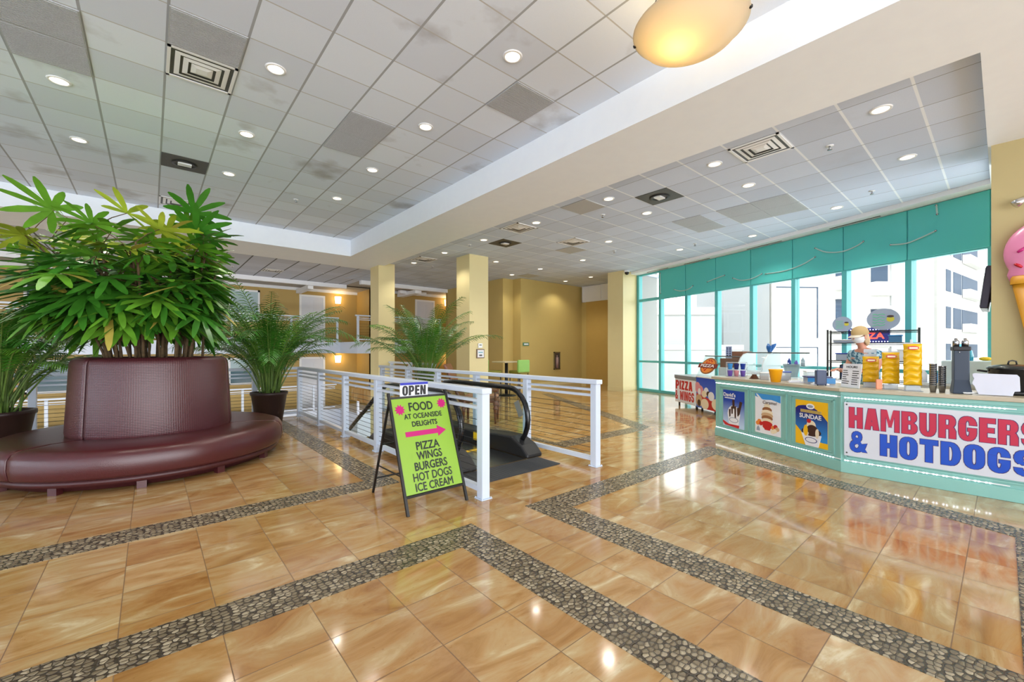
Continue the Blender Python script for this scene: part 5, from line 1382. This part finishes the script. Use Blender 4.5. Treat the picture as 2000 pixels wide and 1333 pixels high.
p = FC @ Vector((1.1, .863, -.3)); t = thing('mixing_bowl', 'clear plastic tub inside the curved glass case', 'tub', tuple(p))
q = MB(); q.lathe([(0, 0), (.11, 0), (.16, .26), (.165, .27), (.15, .26), (.1, .012), (0, .012)], tuple(p), 24); q.build('shell', M_CLEAR, t)
for k, (a, h, m, lab) in enumerate(((1.05, .16, PRT['blue'], 'blue'), (1.2, .12, PRT['purple'], 'purple'), (1.34, .18, PRT['grey'], 'grey'))):
    p = FC @ Vector((a, 1.0905, -.3)); q = MB(); q.lathe([(0, 0), (.035, 0), (.035, h * .7), (.015, h * .85), (.015, h), (0, h)], tuple(p), 14); tag(q.build('syrup_bottle', m), '%s syrup bottle on the shelf of the curved glass case' % lab, 'bottle')
# cardboard boxes on top of the case, price card, blue bag
M_CARD = mat('brown_cardboard', (140, 98, 76), .8, var=.12, scale=12)
for a, w, d, h, z, lab in ((-.62, .56, .40, .22, 1.0, 'wide brown cardboard box behind the pizza picture sign'), (-.36, .30, .30, .17, 1.222, 'brown cardboard box on top of the wide one')):
    q = MB(FC); q.box(a, a + w, z, z + h, -.56, -.56 + d); q.box(a + w * .45, a + w * .55, z, z + h + .001, -.561, -.559 + d); tag(q.build('cardboard_box', M_CARD), lab, 'box')
q = MB(FC); q.box(-.66, -.04, 0, 1.0, -.58, -.14); tag(q.build('white_cupboard', M_WHITEP, None, bevel=.01), 'white cupboard under the cardboard boxes by the windows', 'cupboard')
t = thing('price_card', 'pale blue price card standing on the cardboard boxes', 'sign', tuple(FC @ Vector((-.5, 1.222, -.3))))
q = MB(FC); q.box(-.58, -.40, 1.222, 1.52, -.305, -.30); q.build('card', mat('pale_blue_card', (186, 206, 240), .5), t)
q = MB(FC)
for k in range(5): q.box(-.56, -.505, 1.46 - k * .045, 1.485 - k * .045, -.30, -.298); q.box(-.48, -.425, 1.46 - k * .045, 1.485 - k * .045, -.30, -.298)
q.build('dark_lines', PRT['navy'], t)
q = MB(FC); r2 = random.Random(4)
for k in range(9):
    a = r2.uniform(0, 6.28); q.tube([(.52, 1.37, -.4), (.52 + .08 * math.cos(a), 1.37 + .12 + .05 * r2.random(), -.4 + .06 * math.sin(a)), (.52 + .14 * math.cos(a), 1.37 + .10 + .12 * r2.random(), -.4 + .1 * math.sin(a))], [.03, .04, .012], 6)
tag(q.build('blue_bow', mat('bright_blue_foil', (40, 104, 176), .3)), 'blue foil bow on top of the curved glass case', 'bow')
# ------------------------------------------------------------------ shelving rack by the windows
rk = thing('wire_rack', 'black wire shelving rack in front of the windows behind the attendant', 'shelf', (10.05, 1.6, 0))
RU = Vector((.10, -1.0, 0)).normalized(); FR = frame((9.98, 2.22, 0), RU)     # local x along the rack, z towards the room
RL = 1.28
for a in (0, RL):
    for c in (0, -.42):
        q = MB(FR); q.cyl((a, 0, c), (a, 1.82, c), .017, n=8); q.build('upright', M_BLACK, rk)
SH = (.35, .86, 1.22, 1.56, 1.78)
for zz in SH:
    q = MB(FR)
    for c in (0, -.42): q.tube([(0, zz, c), (RL, zz, c)], .007, 5); q.tube([(0, zz - .03, c), (RL, zz - .03, c)], .005, 5)
    for k in range(24): q.tube([(RL * k / 23, zz + .004, 0), (RL * k / 23, zz + .004, -.42)], .0035, 4)
    q.build('wire_shelf', M_BLACK, rk)
def crate(label, a0, a1, z, h, m, lidm):
    t = thing('storage_bin', label, 'bin', tuple(FR @ Vector(((a0 + a1) / 2, z, -.2)))); q = MB(FR)
    q.box(a0, a1, z + .008, z + h, -.36, -.05); q.build('body', m, t, bevel=.01)
    q = MB(FR); q.box(a0 - .01, a1 + .01, z + h, z + h + .02, -.37, -.04); q.build('lid', lidm, t, bevel=.005)
crate('clear bin with a blue lid on the middle shelf of the wire rack', .12, .46, 1.222, .13, PRT['grey'], PRT['blue'])
crate('grey bin next to the blue lidded one on the wire rack', .50, .72, 1.222, .15, PRT['grey'], M_WHITEP)
crate('white tray on the second shelf from the top of the wire rack', .08, .42, 1.562, .05, PRT['grey'], M_WHITEP)
crate('blue box on the upper right of the wire rack', .88, 1.06, 1.562, .12, mat('teal_blue_box', (60, 120, 170), .4), PRT['sky'])
crate('white carton at the right end of the wire rack', 1.0, 1.24, 1.222, .2, PRT['white'], M_WHITEP)
mw = thing('microwave', 'dark microwave oven on the lower shelf of the wire rack', 'appliance', tuple(FR @ Vector((.45, .862, -.2))))
q = MB(FR); q.box(.18, .70, .866, 1.15, -.40, -.02); q.build('case', M_BLACK, mw, bevel=.01)
q = MB(FR); q.box(.20, .54, .89, 1.13, -.02, -.015); q.build('door_glass', M_BLUE, mw)
q = MB(FR); q.box(.56, .68, .89, 1.13, -.02, -.015); q.build('control_panel', M_DGREY, mw)
crate('deep blue crate on the lowest shelf of the wire rack', .15, .65, .352, .3, M_BLUE, M_BLUE)
# oval shop signs standing on the rack
M_OVAL = mat('grey_blue_sign_board', (158, 172, 196), .4, var=.05, scale=3)
for nm, a, rx, ry, zc in (('large', .80, .235, .20, 2.0), ('small', .20, .155, .15, 1.93)):
    t = thing('oval_sign', '%s oval grey sign with green scribble, on top of the wire rack' % nm, 'sign', tuple(FR @ Vector((a, 1.79, -.25))))
    F = FR @ Matrix.Translation((a, zc, -.25)); s_ = rx / .235
    q = MB(F); q.disc(0, 0, rx, ry, -.008, .008, 40); q.build('board', M_OVAL, t)
    q = MB(F); r2 = random.Random(5)
    for k in range(5):
        y = (.09 - k * .05) * s_; q.tube([((-.15 + .035 * i) * s_, y + .012 * s_ * math.sin(i * 2.1 + k), .009) for i in range(6)], .006 * s_, 5)
    q.build('green_script', mat('bright_green_script', (90, 214, 150), .4, var=0), t)
    q = MB(F); q.disc(.10 * s_, .0, .055 * s_, .05 * s_, .008, .012, 18); q.build('fruit_shape', mat('fruit_yellow', (214, 204, 50), .4), t)
    q = MB(F); q.disc(.10 * s_, .05 * s_, .05 * s_, .022 * s_, .012, .015, 18); q.build('brown_leaf_cap', PRT['choc'], t)
    q = MB(F); q.box(-.02, .02, -ry - .02, -ry * .7, -.03, -.008); q.build('easel_foot', M_BLACK, t)
# lit pizza sign
ps = thing('lit_pizza_sign', 'dark blue lit sign with red PIZZA lettering behind the attendant', 'sign', tuple(FR @ Vector((.42, 1.6, -.5))))
PF = FR @ Matrix.Translation((.27, 1.555, -.47))
q = MB(PF); q.box(0, .62, 0, .30, -.03, 0); q.build('panel', mat('deep_blue_sign', (30, 26, 110), .3, var=0, emit=(30, 30, 130), estr=.4), ps)
text('lettering', 'PIZZA', PF @ Matrix.Translation((.06, .09, .0)), .12, mat('red_neon_letters', (255, 60, 40), .4, var=0, emit=(255, 70, 50), estr=3.0), ps, w=.48, bold=.02)
q = MB(PF)
for k in range(14): q.disc(.04 + k * .042, .265, .008, .008, 0, .004, 8); q.disc(.04 + k * .042, .035, .008, .008, 0, .004, 8)
q.build('light_dots', M_LED, ps)

# back counter under the windows, right
bc = thing('back_counter', 'white back counter under the window at the right', 'counter', (9.6, .5, 0))
q = MB(); q.box(9.15, 9.75, -.8, .95, 0, .88); q.build('body', M_WHITEP, bc)
q = MB(); q.box(9.12, 9.78, -.82, .97, .88, .92); q.build('worktop', mat('pale_worktop', (214, 218, 222), .3), bc)
t = thing('soap_bottle', 'blue pump bottle on the back counter beside the kiosk wall', 'bottle', (9.35, .36, .92)); p = (9.35, .36, .92)
t.location = p
q = MB(); q.lathe([(0, .35), (.07, .35), (.075, .42), (.06, .50), (.03, .53), (.018, .54), (0, .54)], p, 20); q.build('bottle', mat('aqua_blue_soap', (30, 150, 186), .2), t)
q = MB(); q.lathe([(.02, .54), (.02, .58), (.006, .585), (.006, .64), (0, .64)], p, 12); q.tube([(p[0], p[1], p[2] + .63), (p[0] - .05, p[1], p[2] + .62)], .008, 6); q.build('pump', M_BLACK, t)
q = MB(); q.box(9.2, 9.7, .05, .62, .92, 1.268); tag(q.build('drawer_cart', mat('frosted_drawer_plastic', (206, 224, 232), .4), None, bevel=.012), 'frosted plastic drawer unit under the blue pump bottle', 'drawers')
q = MB(); q.ell((9.4, .17, 1.30), .09, .07, .03, 14, 8); tag(q.build('sponge', mat('yellow_sponge', (226, 190, 40), .8)), 'yellow sponge next to the blue pump bottle', 'sponge')
for k, (y, m, lab) in enumerate(((.70, PRT['sky'], 'sky blue'), (.82, PRT['white'], 'white'), (.90, PRT['purple'], 'purple'))):
    q = MB(); q.lathe([(0, 0), (.04, 0), (.04, .14), (.02, .17), (.02, .2), (0, .2)], (9.3, y, .92), 14); tag(q.build('squeeze_bottle', m), '%s squeeze bottle on the back counter' % lab, 'bottle')

# ------------------------------------------------------------------ screen on the end of the kiosk wall, ice cream sculpture, spot
tv = thing('wall_screen', 'black screen on the end of the kiosk wall, seen from its edge', 'screen', (8.75, .1, 2.2))
TM = Matrix.Translation((8.35, .13, 1.98)) @ Matrix.Rotation(math.radians(6), 4, 'X')
q = MB(TM); q.box(0, .9, .0, .075, 0, .56); q.build('housing', mat('plum_black_plastic', (40, 26, 52), .35), tv, bevel=.01)
q = MB(TM); q.box(.02, .88, .075, .08, .02, .54); q.build('display', M_BLACKG, tv)
q = MB(); q.box(8.6, 8.95, .1, .16, 2.1, 2.35); q.build('bracket', M_DGREY, tv)
ic = thing('ice_cream_sculpture', 'big pink ice cream cone sculpture on the yellow kiosk wall', 'sculpture', (8.12, -.42, 1.6))
CI = (8.10, -.42, 2.62)
M_PINK = mat('bubblegum_pink', (226, 138, 178), .3, var=.03); M_CONE = mat('wafer_orange', (214, 150, 30), .45, var=.08)
q = MB()
n_, m_ = 40, 20; vs = []; fs = []
for j in range(m_ + 1):
    ph = PI * j / m_
    for i in range(n_):
        th = 2 * PI * i / n_
        yy, zz = math.sin(ph) * math.cos(th), math.cos(ph)
        xx = math.sin(ph) * math.sin(th)
        r_ = .42; y_ = CI[1] + r_ * yy; z_ = CI[2] + r_ * zz
        if zz < -.45:      # frilled skirt where the scoop meets the cone
            f = min(1, (-zz - .45) / .3); y_ = CI[1] + r_ * yy * (1 + .32 * f * (abs(yy) + .2)); z_ = CI[2] + r_ * max(zz, -.72) - .03 * f * (math.sin(6 * th) + 1)
        vs.append((CI[0] + .16 * xx, y_, z_))
for j in range(m_):
    for i in range(n_): fs.append((j * n_ + i, j * n_ + (i + 1) % n_, (j + 1) * n_ + (i + 1) % n_, (j + 1) * n_ + i))
q._add(vs, fs, True); q.build('scoop', M_PINK, ic)
q = MB(); q.lathe([(.365, 2.24), (.365, 2.34), (.0, 2.34)], (CI[0], CI[1], 0), 36, sx=.4); q.lathe([(.0, .55), (.06, .55), (.35, 2.24), (.0, 2.24)], (CI[0], CI[1], 0), 36, sx=.4); q.build('cone', M_CONE, ic)
SPK = [(-.28, .02, 40, 'magenta'), (-.30, -.16, -40, 'red'), (-.14, .26, -35, 'blue'), (-.14, .06, 0, 'teal'), (.05, .1, 20, 'yellow'), (.02, -.12, 60, 'blue'), (.2, .2, -10, 'red'), (.22, -.05, 30, 'teal'), (-.05, .34, 10, 'yellow'), (.12, -.22, 0, 'magenta')]
spm = dict(magenta=mat('sprinkle_magenta', (180, 24, 110), .3), red=mat('sprinkle_red', (190, 24, 40), .3), blue=mat('sprinkle_blue', (40, 90, 190), .3), teal=mat('sprinkle_teal', (20, 110, 140), .3), yellow=mat('sprinkle_yellow', (236, 190, 40), .3))
for u, v, an, c in SPK:
    rr_ = math.sqrt(max(0, 1 - (u * u + v * v) / .42 ** 2)); x = CI[0] - .16 * rr_ - .006
    a = math.radians(an); du, dv = .038 * math.cos(a), .038 * math.sin(a)
    q = MB(); q.tube([(x, CI[1] - u + du, CI[2] + v - dv), (x - .004, CI[1] - u, CI[2] + v), (x, CI[1] - u - du, CI[2] + v + dv)], [.013, .018, .013], 8); q.build('sprinkle', spm[c], ic)
sl = thing('wall_spotlight', 'small chrome spotlight on the yellow wall above the ice cream sculpture', 'spotlight', (8.17, -.15, 3.26))
q = MB(); q.cyl((8.17, -.18, 3.28), (8.14, -.18, 3.28), .04, n=16); q.tube([(8.15, -.18, 3.28), (8.08, -.17, 3.28), (8.06, -.13, 3.26)], .012, 8); q.build('bracket', M_STEEL, sl)
q = MB(); q.tube([(8.07, -.18, 3.29), (8.06, -.13, 3.25), (8.05, -.09, 3.215)], [.03, .048, .05], 14); q.build('lamp_head', mat('chrome', (220, 220, 224), .08, 1.0, var=0), sl)

# bent tubes on the teal panels
M_TUBE = mat('clear_bent_tube', (176, 206, 204), .15, var=0)
def wpt(y, z, off=-.10): 
    d = Vector((.95, -.32, 0)); return Vector((wx(y), y, z)) + d * (off - .0)
for k, (pts, lab) in enumerate((
    ([(7.32, 3.95), (7.31, 3.6), (7.30, 3.28)], 'straight upright tube at the far end of the teal panels'),
    ([(6.75, 3.34), (6.5, 3.26), (6.2, 3.28), (6.05, 3.36)], 'smile shaped tube on the farthest pair of teal panels'),
    ([(5.55, 3.40), (5.25, 3.46), (5.0, 3.50)], 'short slanted tube on the third teal panel'),
    ([(4.75, 3.38), (4.5, 3.28), (4.2, 3.28), (3.95, 3.36)], 'smile shaped tube across the third seam of the teal panels'),
    ([(3.85, 3.34), (3.4, 3.33), (3.0, 3.40), (2.72, 3.52)], 'long rising tube across the middle seam of the teal panels'),
    ([(2.72, 3.72), (2.5, 3.58), (2.2, 3.52), (1.95, 3.57), (1.82, 3.64)], 'big smile shaped tube across the seam above the wire rack'),
    ([(1.38, 3.46), (1.15, 3.43), (.95, 3.48), (.75, 3.55)], 'rising tube on the two nearest teal panels'),
    ([(.74, 4.0), (.735, 3.92), (.73, 3.84)], 'short upright tube at the top of the nearest teal panel'))):
    # smooth the control points
    P_ = [wpt(*p_) for p_ in pts]; sm = []
    for i in range(len(P_) - 1):
        a, b_, c, d = P_[max(0, i - 1)], P_[i], P_[i + 1], P_[min(len(P_) - 1, i + 2)]
        for s_ in range(5):
            u = s_ / 5; sm.append(.5 * ((2 * b_) + (c - a) * u + (2 * a - 5 * b_ + 4 * c - d) * u * u + (3 * b_ - a - 3 * c + d) * u ** 3))
    sm.append(P_[-1])
    t = thing('bent_tube', lab, 'tube', tuple(P_[0]))
    q = MB(); q.tube(sm, .014, 8); q.build('tube', M_TUBE, t)
    for e in (sm[0], sm[-1]): q = MB(); q.ell(tuple(e), .02, .02, .02, 8, 6); q.build('end_cap', M_STEEL, t)

# ------------------------------------------------------------------ attendant
def skinned(name, pts, edges, m, parent, root=0, sub=2):
    me = bpy.data.meshes.new(name)
    inv = WM[parent.name].inverted()
    me.from_pydata([tuple(inv @ Vector(p[:3])) for p in pts], edges, [])
    me.materials.append(m)
    o = bpy.data.objects.new(name, me); COL.objects.link(o); o.parent = parent; WM[o.name] = WM[parent.name]
    md = o.modifiers.new('skin', 'SKIN'); md.use_smooth_shade = True
    if not me.skin_vertices: 
        bm = bmesh.new(); bm.from_mesh(me); bm.verts.layers.skin.verify(); bm.to_mesh(me); bm.free()
    for i, p in enumerate(pts):
        r = p[3]; me.skin_vertices[0].data[i].radius = r if isinstance(r, tuple) else (r, r)
        me.skin_vertices[0].data[i].use_root = (i == root)
    sb = o.modifiers.new('subdivision', 'SUBSURF'); sb.levels = sub; sb.render_levels = sub
    return o
pe = thing('person', 'person in a tan cap, face mask and patterned blue shirt working behind the counter', 'person', (8.16, 1.30, 0))
PM = Matrix.Translation((8.16, 1.30, 0)) @ Matrix.Rotation(math.atan2(.52, -.85), 4, 'Z')   # local +x: the way the person faces
def pp(x, y, z): return tuple(PM @ Vector((x, y, z)))
M_SKIN = mat('warm_skin', (206, 142, 118), .5, var=.05)
def shirt_mat():
    m, nt, b = nmat('patterned_blue_shirt')
    tc = N(nt, 'ShaderNodeTexCoord'); v = N(nt, 'ShaderNodeTexNoise'); v.inputs['Scale'].default_value = 26; nt.links.new(tc.outputs['Object'], v.inputs['Vector'])
    cr = N(nt, 'ShaderNodeValToRGB'); e = cr.color_ramp.elements; e[0].position = .44; e[0].color = lin((44, 94, 120)) + (1,); e[1].position = .56; e[1].color = lin((168, 196, 206)) + (1,)
    nt.links.new(v.outputs[0], cr.inputs[0]); nt.links.new(cr.outputs[0], b.inputs['Base Color']); b.inputs['Roughness'].default_value = .8
    return m
B = [  # joints: x forward, y to the person's left, z up, radius
    (0, 0, .93, (.15, .12)), (.03, 0, 1.10, (.145, .11)), (.07, 0, 1.27, (.16, .115)), (.10, 0, 1.38, (.13, .09)), (.125, 0, 1.455, .055), (.145, 0, 1.52, .052),
    (.09, .18, 1.375, .058), (.12, .23, 1.23, .046), (.18, .235, 1.11, .038), (.30, .19, 1.12, .034), (.40, .14, 1.14, .026),
    (.09, -.18, 1.375, .058), (.10, -.23, 1.23, .046), (.16, -.24, 1.11, .038), (.28, -.20, 1.12, .034), (.38, -.15, 1.14, .026),
    (0, .10, .86, .085), (.0, .11, .48, .058), (-.02, .11, .10, .038), (.10, .12, .03, .03), (.17, .125, .025, .025),
    (0, -.10, .86, .085), (.0, -.11, .48, .058), (-.02, -.11, .10, .038), (.10, -.12, .03, .03), (.17, -.125, .025, .025)]
BE = [(0, 1), (1, 2), (2, 3), (3, 4), (4, 5), (3, 6), (6, 7), (7, 8), (8, 9), (9, 10), (3, 11), (11, 12), (12, 13), (13, 14), (14, 15), (0, 16), (16, 17), (17, 18), (18, 19), (19, 20), (0, 21), (21, 22), (22, 23), (23, 24), (24, 25)]
# hands: palm, four unequal bent fingers, thumb from the side of the palm
for wi, sgn in ((10, 1), (15, -1)):
    wv = B[wi]; pi_ = len(B)
    B.append((wv[0] + .05, wv[1] - .02 * sgn, wv[2], (.030, .016))); BE.append((wi, pi_))
    for k, (dy, ln) in enumerate(((.028, .062), (.010, .070), (-.008, .066), (-.025, .052))):
        a = len(B); B.append((wv[0] + .085, wv[1] - .02 * sgn + dy, wv[2] - .002, .009)); B.append((wv[0] + .085 + ln * .6, wv[1] - .02 * sgn + dy * 1.1, wv[2] - .012, .008)); B.append((wv[0] + .085 + ln * .85, wv[1] - .02 * sgn + dy * 1.1, wv[2] - .034, .007))
        BE += [(pi_, a), (a, a + 1), (a + 1, a + 2)]
    a = len(B); B.append((wv[0] + .045, wv[1] - .058 * sgn, wv[2] - .006, .011)); B.append((wv[0] + .075, wv[1] - .072 * sgn, wv[2] - .018, .009)); BE += [(pi_, a), (a, a + 1)]
# head as part of the same body
hb = len(B)
B += [(.165, 0, 1.57, (.062, .07)), (.170, 0, 1.635, (.076, .088)), (.162, 0, 1.70, (.070, .08)), (.155, 0, 1.735, (.045, .05))]
BE += [(5, hb), (hb, hb + 1), (hb + 1, hb + 2), (hb + 2, hb + 3)]
body = skinned('body', [pp(*b_[:3]) + (b_[3],) for b_ in B], BE, M_SKIN, pe)
HM = PM @ Matrix.Translation((.17, 0, 1.635)) @ Matrix.Rotation(math.radians(14), 4, 'Y')
M_HAIR = mat('dark_blonde_hair', (196, 166, 128), .6, var=.2, scale=40)
q = MB(HM)
vs = []; fs = []
q.ell((-.025, 0, .0), .085, .092, .115, 22, 14); q.ell((-.055, 0, -.07), .06, .078, .10, 18, 12); q.ell((-.02, -.075, -.05), .045, .025, .09, 12, 8); q.ell((-.02, .075, -.05), .045, .025, .09, 12, 8)
q.build('hair', M_HAIR, pe)
q = MB(HM)
for s_ in (-1, 1): q.ell((.012, .092 * s_, -.01), .018, .010, .032, 10, 8)
q.build('ear', M_SKIN, pe)
q = MB(HM); q.tube([(.088, 0, .02), (.108, 0, -.015), (.092, 0, -.03)], [.010, .015, .012], 8); q.build('nose', M_SKIN, pe)
for s_ in (-1, 1):
    q = MB(HM); q.ell((.080, .033 * s_, .018), .010, .014, .009, 10, 8); q.build('eye', M_BLACKG, pe)
q = MB(HM); q.lathe([(.066, -.085), (.092, -.05), (.100, -.02), (.094, .004)], (.008, 0, 0), 20, math.radians(-75), math.radians(75), sx=1.08)
q.build('face_mask', mat('white_face_mask', (236, 236, 238), .8), pe)
q = MB(HM)
for s_ in (-1, 1): q.tube([(.05, .085 * s_, -.02), (.012, .1 * s_, .005), (-.005, .095 * s_, -.02), (.04, .088 * s_, -.055)], .0022, 5)
q.build('mask_loop', M_WHITEP, pe)
M_CAP = mat('tan_cap_cotton', (188, 160, 112), .85, var=.06)
q = MB(HM); q.lathe([(.103, .03), (.106, .05), (.100, .09), (.078, .128), (.04, .148), (0, .153)], (-.012, 0, 0), 28); q.ell((-.012, 0, .153), .008, .008, .005, 8, 6); q.build('cap', M_CAP, pe)
q = MB(HM); br = []
for i in range(13):
    a = math.radians(-62 + 124 * i / 12); br.append((-.012 + .105 * math.cos(a), .105 * math.sin(a)))
br2 = [(.045 + .135 * math.cos(math.radians(-70 + 140 * i / 12)), .092 * math.sin(math.radians(-70 + 140 * i / 12))) for i in range(13)]
vs = [(x, y, .034 - .10 * y * y / .1) for x, y in br] + [(x, y, .018 - .12 * y * y / .1) for x, y in br2]
vs += [(x, y, z + .006) for x, y, z in vs]
fs = [(i, i + 1, 13 + i + 1, 13 + i) for i in range(12)] + [(26 + i, 39 + i, 39 + i + 1, 26 + i + 1) for i in range(12)] + [(13 + i, 14 + i, 40 + i, 39 + i) for i in range(12)]
q._add(vs, fs, True); q.build('cap_brim', mat('pale_cap_brim', (216, 204, 186), .8), pe)
SHV = [(0, 0, .86, (.175, .145)), (.03, 0, 1.10, (.165, .13)), (.07, 0, 1.27, (.178, .132)), (.10, 0, 1.385, (.14, .10)), (.115, 0, 1.435, .07), (.09, .18, 1.375, .074), (.115, .225, 1.25, .064), (.09, -.18, 1.375, .074), (.098, -.225, 1.25, .064)]
skinned('shirt', [pp(*b_[:3]) + (b_[3],) for b_ in SHV], [(0, 1), (1, 2), (2, 3), (3, 4), (3, 5), (5, 6), (3, 7), (7, 8)], shirt_mat(), pe)
TRV = [(0, 0, .93, (.165, .135)), (0, .10, .84, .10), (0, .11, .48, .075), (-.01, .11, .10, .062), (0, -.10, .84, .10), (0, -.11, .48, .075), (-.01, -.11, .10, .062)]
skinned('trousers', [pp(*b_[:3]) + (b_[3],) for b_ in TRV], [(0, 1), (1, 2), (2, 3), (0, 4), (4, 5), (5, 6)], mat('khaki_trousers', (150, 134, 108), .85), pe)
for s_ in (-1, 1):
    q = MB(PM); q.ell((.06, .12 * s_, .045), .14, .05, .045, 16, 10); q.build('shoe', M_BLACK, pe)

# ------------------------------------------------------------------ buildings across the street
M_BW = mat('white_stucco', (196, 195, 192), .9, var=.03, scale=.3); M_BG = mat('grey_stucco', (124, 128, 131), .9, var=.04, scale=.3); M_BL = mat('light_grey_stucco', (160, 163, 164), .9, var=.04, scale=.3)
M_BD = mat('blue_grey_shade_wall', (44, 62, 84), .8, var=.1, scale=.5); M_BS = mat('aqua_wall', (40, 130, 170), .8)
q = MB(); q.box(13.6, 160, -70, 90, -1.3, -1.2); tag(q.build('ground', mat('pale_pavement', (180, 180, 177), .9)), kind='structure')
def bldg(label, poly, z0, z1, m, cap=None, name='building'):
    t = thing(name, label, 'building', (poly[0][0], poly[0][1], z0))
    q = MB(); q.prism(poly, z0, z1); q.build('wall', m, t)
    if cap:
        c = Vector((sum(p_[0] for p_ in poly) / len(poly), sum(p_[1] for p_ in poly) / len(poly)))
        q = MB(); q.prism([tuple(c + (Vector(p_) - c) * 1.03) for p_ in poly], z1, z1 + cap); q.build('parapet', M_BW, t)
    return t
bldg('low grey annex wall seen through the two farthest window bays', [(21.5, 14.6), (25.6, 11.0), (29, 15), (25, 19)], -1.2, 3.5, M_BL, .45)
bldg('low walled terrace with a white coping, in front of the grey tower', [(19.5, 11.3), (22.6, 8.55), (24, 10.0), (21, 12.8)], -1.2, 1.42, M_BL, .25)
bldg('tall grey tower block seen through the fourth and fifth bays', [(28.9, 12.1), (31.2, 10.1), (35, 13.6), (32.6, 15.7)], -1.2, 16, M_BG)
wbt = bldg('big white apartment block with dark balconies', [(31.3, 10.0), (38.0, 4.95), (46, 14), (39, 19)], -1.2, 26, M_BW)
d_ = Vector((38.0 - 31.3, 4.95 - 10.0, 0)); WL = d_.length; WF = frame((31.3, 10.0, 0), d_)
def balcony(t, F, a0, a1, z0, z1, m):
    q = MB(F); q.box(a0, a1, z0, z1, -.02, .03); q.build('shade_panel', m, t)  # flat dark panel: shade of the balcony recess put into its colour
    q = MB(F); q.box(a0 - .1, a1 + .1, z0 - .9, z0, 0, .5); q.build('balcony_wall', M_BW, t)
    q = MB(F); q.box(a0 - .1, a1 + .1, z1, z1 + .2, 0, .5); q.build('balcony_soffit', M_BW, t)
for zc in (2.9, 6.3, 9.6):
    balcony(wbt, WF, 4.45, 4.95, zc, zc + 1.9, M_BD)
    balcony(wbt, WF, 6.95, 8.15, zc - .35, zc + 1.25, M_BD)
q = MB(WF); q.box(.3, 3.2, 5.55, 5.62, 0, .04); q.box(3.13, 3.2, 2.2, 5.6, 0, .04); q.box(.3, 3.2, 1.55, 1.6, 0, .04); q.box(3.15, 3.2, -1, 1.6, 0, .04); q.build('downpipe', M_BD, wbt)
bldg('pale grey stair tower right of the white apartment block', [(37.9, 4.9), (40.9, 3.1), (46, 8), (41, 12)], -1.2, 22, M_BL)
gb = bldg('white parking garage with rows of dark openings', [(44.5, 3.2), (60.5, 1.2), (64, 14), (50, 14)], -1.2, 30, M_BW, name='parking_garage')
g_ = Vector((16, -2.0, 0)); GF = frame((44.5, 3.2, 0), g_)
for k in range(8):
    z = .2 + k * 2.9
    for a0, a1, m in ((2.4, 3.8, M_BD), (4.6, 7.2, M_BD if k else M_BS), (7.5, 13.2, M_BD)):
        q = MB(GF); q.box(a0, a1, z, z + 1.7, -.02, .04); q.build('opening_panel', m, gb)  # flat panels, the dark colour stands in for shade inside the garage
    q = MB(GF); q.box(7.5, 13.2, z - .2, z + .5, .04, .5); q.build('ramp_wall', M_BW, gb)
